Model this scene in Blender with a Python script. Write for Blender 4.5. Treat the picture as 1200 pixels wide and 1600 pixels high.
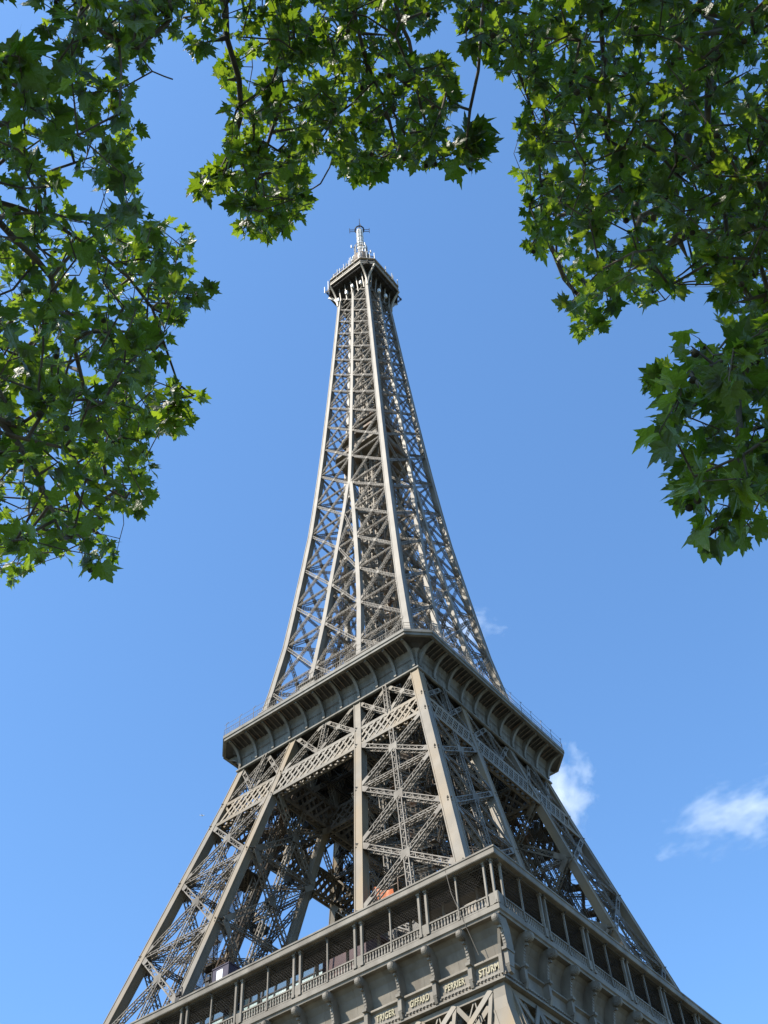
import bpy, math, random
import numpy as np
from mathutils import Vector, Matrix

for o in list(bpy.data.objects):
    bpy.data.objects.remove(o)
scene = bpy.context.scene
COL = scene.collection
rad = math.radians

# ------------------------------------------------------------------ camera
CAM = np.array([80.70, -113.31, 2.03])
FOC = 1716.8                                  # focal length in pixels of a 1200x1600 frame
yaw = math.atan2(113.31, -80.70) - 0.0080
pit, rol = 0.9060, -0.0740
FW = np.array([math.cos(yaw)*math.cos(pit), math.sin(yaw)*math.cos(pit), math.sin(pit)])
r0 = np.cross(FW, [0, 0, 1.0]); r0 /= np.linalg.norm(r0); u0 = np.cross(r0, FW)
RT = r0*math.cos(rol)+u0*math.sin(rol)
UP = -r0*math.sin(rol)+u0*math.cos(rol)
cd = bpy.data.cameras.new('camera'); cam = bpy.data.objects.new('camera', cd); COL.objects.link(cam)
cam.matrix_world = Matrix(((RT[0], UP[0], -FW[0], CAM[0]), (RT[1], UP[1], -FW[1], CAM[1]),
                           (RT[2], UP[2], -FW[2], CAM[2]), (0, 0, 0, 1)))
cd.sensor_fit = 'VERTICAL'; cd.sensor_height = 24.0; cd.lens = FOC/1600*24.0
cd.clip_start = 0.1; cd.clip_end = 60000
scene.camera = cam

# ------------------------------------------------------------------ sky, sun, exposure
SUN_EL, SUN_AZ = rad(46), rad(203)            # azimuth clockwise from +Y
SD = Vector((math.sin(SUN_AZ)*math.cos(SUN_EL), math.cos(SUN_AZ)*math.cos(SUN_EL), math.sin(SUN_EL)))
w = bpy.data.worlds.new("World"); scene.world = w; w.use_nodes = True
nt = w.node_tree; nt.nodes.clear()
sky = nt.nodes.new('ShaderNodeTexSky'); sky.sky_type = 'NISHITA'; sky.sun_disc = False
sky.sun_elevation = SUN_EL; sky.sun_rotation = SUN_AZ
sky.altitude = 100; sky.air_density = 1.0; sky.dust_density = 0.6; sky.ozone_density = 3.0
bg = nt.nodes.new('ShaderNodeBackground'); bg.inputs[1].default_value = 0.15
tint = nt.nodes.new('ShaderNodeMix'); tint.data_type = 'RGBA'; tint.blend_type = 'MULTIPLY'; tint.inputs['Factor'].default_value = 1; tint.inputs['B'].default_value = (.70, 1.0, 1.25, 1)
gam = nt.nodes.new('ShaderNodeGamma'); gam.inputs[1].default_value = .85
wo = nt.nodes.new('ShaderNodeOutputWorld')
nt.links.new(sky.outputs[0], gam.inputs[0]); nt.links.new(gam.outputs[0], tint.inputs['A']); nt.links.new(tint.outputs['Result'], bg.inputs[0]); nt.links.new(bg.outputs[0], wo.inputs[0])
ld = bpy.data.lights.new('sun', 'SUN'); ld.energy = 3.9; ld.angle = rad(0.53); ld.color = (1, 0.92, 0.79)
sun = bpy.data.objects.new('sun', ld); COL.objects.link(sun)
sun.rotation_euler = SD.to_track_quat('Z', 'Y').to_euler()
vs = scene.view_settings; vs.view_transform = 'Standard'; vs.look = 'None'; vs.exposure = 1.0; vs.gamma = 1
cy = scene.cycles
cy.volume_bounces = 6; cy.max_bounces = 10; cy.transparent_max_bounces = 12; cy.volume_step_rate = 1.0

# ------------------------------------------------------------------ helpers
def at(px, py, d):
    """point of the world seen at pixel (px, py) of the 1200x1600 photograph, d metres along the optical axis"""
    return CAM + d*(FW + RT*(px-600)/FOC - UP*(py-800)/FOC)

class MB:
    """collects oriented boxes, prisms and polygons; build() links them as ONE mesh object"""
    def __init__(s): s.v = []; s.f = []; s.n = 0; s.smooth = False
    def add(s, verts, faces):
        s.v.append(np.asarray(verts, float).reshape(-1, 3))
        s.f += [tuple(i+s.n for i in f) for f in faces]; s.n += len(s.v[-1])
    def bars(s, P0, P1, w, d, n):
        """boxes from P0[i] to P1[i]; w across, d along the normal n"""
        P0 = np.atleast_2d(np.asarray(P0, float)); P1 = np.atleast_2d(np.asarray(P1, float))
        n = np.broadcast_to(np.asarray(n, float), P0.shape)
        a = P1-P0; L = np.linalg.norm(a, axis=1, keepdims=True); a = a/np.maximum(L, 1e-9)
        b = np.cross(n, a); bl = np.linalg.norm(b, axis=1, keepdims=True); b = b/np.maximum(bl, 1e-9)
        m = np.cross(a, b)
        b = b*(w/2); m = m*(d/2)
        V = np.stack([P0-b-m, P0+b-m, P0+b+m, P0-b+m, P1-b-m, P1+b-m, P1+b+m, P1-b+m], 1)
        Q = [(0, 1, 5, 4), (1, 2, 6, 5), (2, 3, 7, 6), (3, 0, 4, 7), (3, 2, 1, 0), (4, 5, 6, 7)]
        for k in range(len(P0)):
            o = s.n+8*k
            s.f += [(q[0]+o, q[1]+o, q[2]+o, q[3]+o) for q in Q]
        s.v.append(V.reshape(-1, 3)); s.n += 8*len(P0)
    def box(s, x0, x1, y0, y1, z0, z1):
        s.add([(x0, y0, z0), (x1, y0, z0), (x1, y1, z0), (x0, y1, z0), (x0, y0, z1), (x1, y0, z1), (x1, y1, z1), (x0, y1, z1)],
              [(3, 2, 1, 0), (4, 5, 6, 7), (0, 1, 5, 4), (1, 2, 6, 5), (2, 3, 7, 6), (3, 0, 4, 7)])
    def loft(s, rings, close=True, caps=True):
        m = len(rings[0]); F = []
        for i in range(len(rings)-1):
            for j in range(m if close else m-1):
                k = (j+1) % m
                F.append((i*m+j, i*m+k, (i+1)*m+k, (i+1)*m+j))
        if caps and close: F.append(tuple(reversed(range(m)))); F.append(tuple((len(rings)-1)*m+j for j in range(m)))
        s.add(np.array(rings).reshape(-1, 3), F)
    def tube(s, pts, r, k=6):
        pts = np.asarray(pts, float); r = np.broadcast_to(np.asarray(r, float), (len(pts),))
        rings = []
        for i, p in enumerate(pts):
            t = pts[min(i+1, len(pts)-1)]-pts[max(i-1, 0)]; t = t/max(np.linalg.norm(t), 1e-9)
            a = np.cross(t, [0.3, 0.2, 1.0] if abs(t[2]) < .9 else [1.0, 0, 0]); a /= np.linalg.norm(a); b = np.cross(t, a)
            rings.append([p+r[i]*(a*math.cos(2*math.pi*j/k)+b*math.sin(2*math.pi*j/k)) for j in range(k)])
        s.loft(rings)
    def extrude(s, poly, off):
        """planar polygon (3-D points) pushed along the vector off"""
        p = np.asarray(poly, float); m = len(p)
        s.add(np.vstack([p, p+np.asarray(off)]), [tuple(reversed(range(m))), tuple(m+i for i in range(m))] +
              [(i, (i+1) % m, m+(i+1) % m, m+i) for i in range(m)])
    def girder(s, p0, p1, n, w, t, c=.1, lc=.07, pitch=None, sides=True):
        """open lattice girder: four corner angles, zigzag lacing on all sides"""
        p0 = np.asarray(p0, float); p1 = np.asarray(p1, float); n = np.asarray(n, float)
        a = p1-p0; L = np.linalg.norm(a); a = a/L
        n = n-a*np.dot(n, a); n /= np.linalg.norm(n); b = np.cross(n, a)
        hw, ht = w/2-c/2, t/2-c/2
        A = [p0+b*i*hw+n*j*ht for i, j in ((1, 1), (1, -1), (-1, -1), (-1, 1))]
        s.bars(A, [q+a*L for q in A], c, c, n)
        m = max(2, int(round(L/(pitch or w)))); u = np.linspace(0, L, m+1)[:, None]*a
        sg = np.where(np.arange(m+1) % 2 == 0, 1.0, -1.0)[:, None]
        for j in (1, -1):
            Z = p0+u+b*sg*hw+n*j*ht*1.02
            s.bars(Z[:-1], Z[1:], lc, lc*.35, n)
        if sides:
            for i in (1, -1):
                Z = p0+u+n*sg*ht+b*i*hw*1.02
                s.bars(Z[:-1], Z[1:], lc, lc*.35, b)
    def build(s, name, mat, parent=None, smooth=False):
        me = bpy.data.meshes.new(name)
        V = np.vstack(s.v)
        me.vertices.add(len(V)); me.vertices.foreach_set('co', V.ravel())
        ln = np.array([len(f) for f in s.f]); st = np.concatenate([[0], np.cumsum(ln)[:-1]])
        me.loops.add(int(ln.sum())); me.loops.foreach_set('vertex_index', np.concatenate([np.array(f) for f in s.f]))
        me.polygons.add(len(ln)); me.polygons.foreach_set('loop_start', st); me.polygons.foreach_set('loop_total', ln)
        me.polygons.foreach_set('use_smooth', np.full(len(ln), bool(smooth)))
        me.update(calc_edges=True)
        me.materials.append(mat)
        ob = bpy.data.objects.new(name, me); COL.objects.link(ob)
        if parent is not None: ob.parent = parent
        return ob

def tag(o, label=None, cat=None, group=None, kind=None):
    if label: o['label'] = label
    if cat: o['category'] = cat
    if group: o['group'] = group
    if kind: o['kind'] = kind
    return o
def empty(name, loc=(0, 0, 0)):
    o = bpy.data.objects.new(name, None); o.location = loc; o.empty_display_size = .5; COL.objects.link(o); return o
def copy_part(o, rz, parent):
    """copy of a part turned about the tower's axis, with copies of its sub-parts"""
    c = o.copy(); COL.objects.link(c); c.parent = parent; c.rotation_euler.z = o.rotation_euler.z+rz
    for ch in [x for x in bpy.data.objects if x.parent == o]:
        d = ch.copy(); COL.objects.link(d); d.parent = c
    return c

# ------------------------------------------------------------------ materials
def nodes(name):
    m = bpy.data.materials.new(name); m.use_nodes = True; t = m.node_tree
    return m, t, t.nodes['Principled BSDF']
def noise_mat(name, c0, c1, scale=.5, rough=.6, detail=6, c2=None, s2=.15, spec=.3, lo=.4, hi=.65, bump=0):
    m, t, p = nodes(name)
    tc = t.nodes.new('ShaderNodeTexCoord'); nz = t.nodes.new('ShaderNodeTexNoise')
    nz.inputs['Scale'].default_value = scale; nz.inputs['Detail'].default_value = detail
    t.links.new(tc.outputs['Object'], nz.inputs['Vector'])
    r = t.nodes.new('ShaderNodeValToRGB'); r.color_ramp.elements[0].position = lo; r.color_ramp.elements[1].position = hi
    r.color_ramp.elements[0].color = (*c0, 1); r.color_ramp.elements[1].color = (*c1, 1)
    t.links.new(nz.outputs['Fac'], r.inputs[0]); out = r.outputs[0]
    if c2:
        n2 = t.nodes.new('ShaderNodeTexNoise'); n2.inputs['Scale'].default_value = s2; n2.inputs['Detail'].default_value = 8
        mp = t.nodes.new('ShaderNodeMapping'); mp.inputs['Scale'].default_value = (1, 1, .25); mp.inputs['Location'].default_value = (3, 7, 1)
        t.links.new(tc.outputs['Object'], mp.inputs[0]); t.links.new(mp.outputs[0], n2.inputs['Vector'])
        r2 = t.nodes.new('ShaderNodeValToRGB'); r2.color_ramp.elements[0].position = .48; r2.color_ramp.elements[1].position = .70
        t.links.new(n2.outputs['Fac'], r2.inputs[0])
        mx = t.nodes.new('ShaderNodeMix'); mx.data_type = 'RGBA'
        t.links.new(r2.outputs[0], mx.inputs['Factor']); t.links.new(out, mx.inputs['A']); mx.inputs['B'].default_value = (*c2, 1)
        out = mx.outputs['Result']
    t.links.new(out, p.inputs['Base Color'])
    p.inputs['Roughness'].default_value = rough; p.inputs['Specular IOR Level'].default_value = spec
    if bump:
        b = t.nodes.new('ShaderNodeBump'); b.inputs['Strength'].default_value = bump
        t.links.new(nz.outputs['Fac'], b.inputs['Height']); t.links.new(b.outputs[0], p.inputs['Normal'])
    return m
IRON = noise_mat('tower_paint', (0.128, 0.108, 0.083), (0.203, 0.177, 0.141), .35, .55, c2=(0.097, 0.078, 0.056), s2=.7)
COLM = noise_mat('column_paint', (0.157, 0.134, 0.102), (0.204, 0.176, 0.138), .3, .55, c2=(0.223, 0.159, 0.087), s2=.2)
SHAFT = noise_mat('shaft_paint', (0.155, 0.134, 0.105), (0.206, 0.181, 0.145), .3, .5)
GALL = noise_mat('gallery_paint', (0.166, 0.144, 0.113), (0.222, 0.194, 0.155), .6, .6, c2=(0.123, 0.103, 0.078), s2=.5)
FASC = noise_mat('fascia_paint', (0.140, 0.130, 0.108), (0.184, 0.171, 0.145), .5, .6, c2=(0.098, 0.085, 0.063), s2=.8)
DARK = noise_mat('dark_iron_and_shade', (0.034, 0.031, 0.029), (0.065, 0.058, 0.052), .7, .7)
DUSK = noise_mat('track_iron', (0.115, 0.098, 0.077), (0.178, 0.151, 0.118), .6, .65, c2=(0.172, 0.098, 0.057), s2=.4)
GOLD = noise_mat('gilt_letters', (0.3, 0.26, 0.16), (0.4, 0.345, 0.22), 2, .45)
WHITE = noise_mat('white_paint', (.72, .72, .70), (.82, .82, .80), 1, .45)
REDM = noise_mat('red_frame', (0.06, 0.026, 0.024), (0.085, 0.036, 0.03), 1, .5)
PURP = noise_mat('purple_panel', (.045, .035, .05), (.065, .05, .07), 1, .5)
ORNG = noise_mat('orange_sheet', (0.45, 0.13, 0.05), (0.55, 0.2, 0.09), 1.2, .6)
TOPP = noise_mat('summit_paint', (.24, .20, .145), (.30, .26, .20), .8, .5)
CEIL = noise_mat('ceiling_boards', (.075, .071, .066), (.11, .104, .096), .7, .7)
CORE = noise_mat('core_paint', (0.151, 0.125, 0.095), (0.207, 0.175, 0.134), .5, .6)
PANL = noise_mat('aerial_panel', (.55, .55, .53), (.65, .65, .63), 1, .5)
MAST = noise_mat('mast_paint', (0.42, 0.4, 0.37), (0.54, 0.52, 0.48), 1, .5)
GRND = noise_mat('lawn_and_path', (.08, .088, .05), (.17, .155, .118), .06, .95)
STONE = noise_mat('masonry', (.30, .28, .24), (.40, .37, .32), .8, .85)
BARK = noise_mat('plane_bark', (.055, .045, .035), (.12, .105, .08), 6, .85, bump=.4)
SEED = noise_mat('seed_ball', (.02, .018, .008), (.05, .045, .02), 40, .9)
PALE = noise_mat('pale_blind', (0.36, 0.46, 0.44), (0.5, 0.58, 0.56), .6, .4)
GLASS, t, p = nodes('pavilion_glass')
p.inputs['Base Color'].default_value = (.05, .075, .08, 1); p.inputs['Roughness'].default_value = .06; p.inputs['Specular IOR Level'].default_value = 1.0; p.inputs['IOR'].default_value = 1.9

# ------------------------------------------------------------------ tower profile
ZK = [0, 51, 62, 110, 117, 128, 140, 155, 170, 185, 200, 218, 235, 255, 270, 276]
HK = [62.4, 33.1, 30.18, 17.74, 16.4, 14.6, 12.95, 11.5, 10.15, 9.15, 8.32, 7.42, 6.61, 5.72, 5.07, 4.9]
def Wd(z): return float(np.interp(z, ZK, HK))
def In(z):
    if z < 51: return float(np.interp(z, [0, 51], [37.4, 16.68]))
    if z <= 112: return 14.686+(z-62)/43*(6.876-14.686)
    return max(0.0, float(np.interp(z, [112, 128.4, 149.5, 180], [5.6, 4.3, 2.7, 0.0])))

TOWER = tag(empty('lattice_tower'), 'tall brown iron lattice tower with three platforms and an antenna mast', 'tower')

def face_normal(p, q, r):
    n = np.cross(np.subtract(q, p), np.subtract(r, p)); return n/np.linalg.norm(n)
def column(zs, fx, fy, cx, cy, c):
    """square box column whose outer corner follows (fx, fy); cx, cy: inward direction"""
    rings = []
    for z in zs:
        cc = c(z) if callable(c) else c
        x0, y0 = fx(z), fy(z); x1, y1 = x0+cx*cc, y0+cy*cc
        xa, xb, ya, yb = min(x0, x1), max(x0, x1), min(y0, y1), max(y0, y1)
        rings.append([(xa, ya, z), (xb, ya, z), (xb, yb, z), (xa, yb, z)])
    m = MB(); m.loft(rings)
    for k in range(4):                                          # riveted edge angles standing a little proud
        m.loft([[(r[k][0]+i*.075, r[k][1]+j*.075, r[k][2]) for i, j in ((-1, -1), (1, -1), (1, 1), (-1, 1))] for r in rings])
    return m
def xpanel(m, A0, B0, A1, B1, w, t, c, lc, mid=False, horiz=True, inset=.45, ins=0.0):
    """X of lattice girders between two columns (A at one side, B at the other), levels 0 and 1"""
    A0, B0, A1, B1 = map(np.asarray, (A0, B0, A1, B1))
    n = face_normal(A0, B0, A1)
    o = -n*inset if np.dot(n, [(A0[0]+B0[0]), (A0[1]+B0[1]), 0]) > 0 else n*inset
    A0, B0, A1, B1 = A0+o, B0+o, A1+o, B1+o
    e0, e1 = (B0-A0)/np.linalg.norm(B0-A0)*ins, (B1-A1)/np.linalg.norm(B1-A1)*ins
    A0, B0, A1, B1 = A0+e0, B0-e0, A1+e1, B1-e1
    m.girder(A0, B1, n, w, t, c, lc); m.girder(B0, A1, n*1.0, w*.98, t*.9, c, lc)
    if horiz: m.girder(A0, B0, n, w*.8, t*.8, c*.9, lc)
    ctr = (A0+B0+A1+B1)/4
    if mid:
        m.girder((A0+B0)/2, (A1+B1)/2, n, w, t*.9, c, lc)
        for j in (-.52, .52): m.bars(ctr-(0, 0, w*.8)+n*t*j, ctr+(0, 0, w*.8)+n*t*j, w*1.7, .04, n)
    else:
        for j in (-.53, .53): m.bars(ctr-(0, 0, w*.5)+n*t*j, ctr+(0, 0, w*.5)+n*t*j, w*1.1, .03, n)
    # gusset plates at the column ends
    for q0, q1 in ((A0, B1), (B0, A1), (A1, B0), (B1, A0)):
        d = (q1-q0)/np.linalg.norm(q1-q0)
        for j in (-.51, .51): m.bars(q0+n*t*j, q0+d*w*2.6+n*t*j, w*1.02, .03, n)

# ------------------------------------------------------------------ piers, first to second platform
LV = [57.2, 69.6, 80.7, 91.7, 101.3]
ZP = [56.5, 62, 69.6, 80.7, 91.7, 101.3, 105.3, 112.3]
P_OO = lambda z: np.array([Wd(z), -Wd(z), z]); P_IO = lambda z: np.array([In(z), -Wd(z), z])
P_OI = lambda z: np.array([Wd(z), -In(z), z]); P_II = lambda z: np.array([In(z), -In(z), z])
def build_pier():
    m = MB()
    for z in LV[1:]+[105.3]:                                    # horizontal frames inside the pier
        for a, b in ((P_OO, P_II), (P_IO, P_OI)):
            m.girder(a(z), b(z), (0, 0, 1), .6, .6, .1, .07)
    pier = m.build('pier', IRON, TOWER)
    neg, pos = (lambda z: -Wd(z)), Wd
    cs = [column(ZP, Wd, neg, -1, 1, 1.25), column(ZP, In, neg, 1, 1, 1.1), column(ZP, Wd, lambda z: -In(z), -1, -1, 1.1),
          column(ZP, In, lambda z: -In(z), 1, -1, 1.0)]
    for c in cs: c.build('corner_column', COLM, pier)
    for fa, fb in ((P_IO, P_OO), (P_OO, P_OI), (P_II, P_IO), (P_II, P_OI)):
        m = MB()
        for z0, z1 in zip(LV[:-1], LV[1:]):
            xpanel(m, fa(z0), fb(z0), fa(z1), fb(z1), .78, .85, .13, .09, mid=True, ins=.6)
        z0, z1 = 105.3, 112.0                                   # double X above the belt
        a0, b0, a1, b1 = fa(z0), fb(z0), fa(z1), fb(z1)
        e = (b0-a0)/np.linalg.norm(b0-a0)*.6; a0, a1, b0, b1 = a0+e, a1+e, b0-e, b1-e
        xpanel(m, a0, (a0+b0)/2, a1, (a1+b1)/2, .7, .7, .12, .085)
        xpanel(m, (a0+b0)/2, b0, (a1+b1)/2, b1, .7, .7, .12, .085)
        n = face_normal(a0, b0, a1)
        m.girder((a0+b0)/2, (a1+b1)/2, n, .7, .8, .12, .085)
        m.build('lattice_bracing', IRON, pier)
    # inclined lift track, stairs and machinery inside the pier
    m = MB()
    ax = lambda z, u, v: P_II(z)+(P_OO(z)-P_II(z))*u+(P_IO(z)-P_OI(z))*v
    for v in (-.16, -.05, .05, .16):
        m.girder(ax(57, .42, v), ax(111, .42, v), (1, -1, .3), .6, 1.0, .14, .1, 1.2)
    for k in range(28):
        z = 58+k*1.9; m.bars(ax(z, .42, -.17), ax(z, .42, .17), .3, .35, (0, 0, 1))
    for k in range(14):                                         # lift guides and cables
        v = -.2+.4*k/13
        m.bars(ax(57, .55, v), ax(111, .55, v), .07, .07, (1, -1, .3))
    m.build('lift_track', DUSK, pier)
    m = MB()
    for k in range(26):                                         # zigzag stairs with landings
        z0, z1 = 57.5+k*2.05, 57.5+(k+1)*2.05
        s = .04 if k % 2 else .24
        e = .24 if k % 2 else .04
        p0, p1 = ax(z0, .6, s), ax(z1, .6, e)
        for d in (-.5, .5):
            m.bars(p0+(d, d, 0), p1+(d, d, 0), .25, .08, (1, -1, 0)); m.bars(p0+(d, d, 1), p1+(d, d, 1), .05, .05, (1, -1, 0))
        q = ax(z1, .6, e); m.box(q[0]-.55, q[0]+.55, q[1]-.55, q[1]+.55, z1-.08, z1+.02)
        st = np.linspace(0, 1, 9)[:, None]; mid = p0+(p1-p0)*st
        m.bars(mid+(-.5, -.5, 0), mid+(.5, .5, 0), .25, .04, (0, 0, 1))
    m.build('staircase', DUSK, pier)
    m = MB(); rnd = random.Random(5)
    for z, u, v, sx, sy, sz in ((69.4, .5, 0, 2.2, 2.4, .25), (80.5, .45, .1, 2.0, 2.0, .3), (91.5, .5, -.1, 2.0, 2.0, .25), (74.5, .4, -.1, .9, 1.0, 1.1), (86.5, .3, .15, .9, 1.0, 1.0), (97, .5, .1, .8, .9, .9)):
        m = MB(); q = ax(z, u, v); m.box(q[0]-sx, q[0]+sx, q[1]-sy, q[1]+sy, z, z+sz)
        for dx in (-sx, sx):
            m.bars((q[0]+dx, q[1]-sy, z+sz+1), (q[0]+dx, q[1]+sy, z+sz+1), .06, .06, (0, 0, 1))
            for dy in (-sy, sy): m.bars((q[0]+dx, q[1]+dy, z+sz-.05), (q[0]+dx, q[1]+dy, z+sz+1), .06, .06, (1, 0, 0))
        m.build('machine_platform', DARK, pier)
    return pier
pier = build_pier()
for k in (1, 2, 3): copy_part(pier, k*math.pi/2, TOWER)

# ------------------------------------------------------------------ lower legs, ground to first platform
def build_leg():
    zs = [1.5, 14, 27, 39, 46, 56.4]
    m = MB()
    for a, b in ((P_OO, P_II), (P_IO, P_OI)):
        for z in zs[1:-1]: m.girder(a(z), b(z), (0, 0, 1), .8, .8, .14, .1)
    leg = m.build('leg', IRON, TOWER)
    neg = lambda z: -Wd(z)
    for c in (column(zs, Wd, neg, -1, 1, 1.4), column(zs, In, neg, 1, 1, 1.3), column(zs, Wd, lambda z: -In(z), -1, -1, 1.3), column(zs, In, lambda z: -In(z), 1, -1, 1.2)):
        c.build('corner_column', COLM, leg)
    for fa, fb in ((P_IO, P_OO), (P_OO, P_OI), (P_II, P_IO), (P_II, P_OI)):
        m = MB()
        for z0, z1 in zip(zs[:4], zs[1:5]): xpanel(m, fa(z0), fb(z0), fa(z1), fb(z1), 1.0, 1.0, .16, .11, mid=True, ins=.7)
        m.build('lattice_bracing', IRON, leg)
    for q in (P_OO(0), P_IO(0), P_OI(0), P_II(0)):
        m = MB(); m.loft([[(q[0]-3, q[1]-3, -.5), (q[0]+3, q[1]-3, -.5), (q[0]+3, q[1]+3, -.5), (q[0]-3, q[1]+3, -.5)],
                [(q[0]-2, q[1]-2, 2.4), (q[0]+2, q[1]-2, 2.4), (q[0]+2, q[1]+2, 2.4), (q[0]-2, q[1]+2, 2.4)]]); m.build('masonry_base', STONE, leg)
    return leg
leg = build_leg()
for k in (1, 2, 3): copy_part(leg, k*math.pi/2, TOWER)

# ------------------------------------------------------------------ belt trusses under the second platform
def belt(name, yf, xa, z0, z1, mat, bay, t=1.0):
    m = MB()
    for dy in (0, t):
        y0, y1 = yf(z0)+dy, yf(z1)+dy
        xa0, xa1 = xa(z0), xa(z1)
        for z, y, x in ((z0, y0, xa0), (z1, y1, xa1)):
            m.bars((-x, y, z), (x, y, z), .22, .5, (0, 0, 1)); m.bars((-x, y-.06, z), (x, y-.06, z), .5, .06, (0, 1, 0))
        nb = int(2*xa1/bay)
        s = np.linspace(-1, 1, nb+1)
        lo = np.stack([s*xa1, np.full_like(s, y0), np.full_like(s, z0)], 1); hi = np.stack([s*xa1, np.full_like(s, y1), np.full_like(s, z1)], 1)
        k = 2
        m.bars(lo[:-k]+(0, -.03, 0), hi[k:]+(0, -.03, 0), .30, .06, (0, 1, 0)); m.bars(lo[k:]+(0, .06, 0), hi[:-k]+(0, .06, 0), .34, .06, (0, 1, 0))
    s = np.linspace(-.97, .97, nb)[:, None]
    for z in (z0, z1):                                          # lacing between the two leaves
        y = yf(z); X = s*xa(z)
        a = np.hstack([X[:-1], np.full_like(X[:-1], y), np.full_like(X[:-1], z)]); b = np.hstack([X[1:], np.full_like(X[1:], y+t), np.full_like(X[1:], z)])
        m.bars(a, b, .3, .05, (0, 0, 1))
        a2 = a+(0, t, 0); b2 = b-(0, t, 0); m.bars(a2, b2, .3, .05, (0, 0, 1))
    return m.build(name, mat, TOWER)
bl = belt('belt_truss', lambda z: -Wd(z)+.12, lambda z: Wd(z)-.9, 101.2, 105.0, COLM, 1.25)
for k in (1, 2, 3): copy_part(bl, k*math.pi/2, TOWER)
def gap_bracing():
    m = MB()
    z0, z1 = 105.3, 112.0; q = lambda u, z: np.array([u*In(z), -Wd(z), z])
    for u0, u1 in ((-1, 0), (0, 1)): xpanel(m, q(u0, z0), q(u1, z0), q(u0, z1), q(u1, z1), .7, .7, .12, .085)
    m.girder(q(0, z0)+(0, .45, 0), q(0, z1)+(0, .45, 0), (0, -1, .2), .7, .8, .12, .085)
    return m.build('upper_bracing', IRON, TOWER)
gb = gap_bracing()
for k in (1, 2, 3): copy_part(gb, k*math.pi/2, TOWER)
bl = belt('inner_belt_truss', lambda z: -In(z)-.5, lambda z: Wd(z)-1.2, 101.4, 105.0, IRON, 1.5)
for k in (1, 2, 3): copy_part(bl, k*math.pi/2, TOWER)

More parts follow.
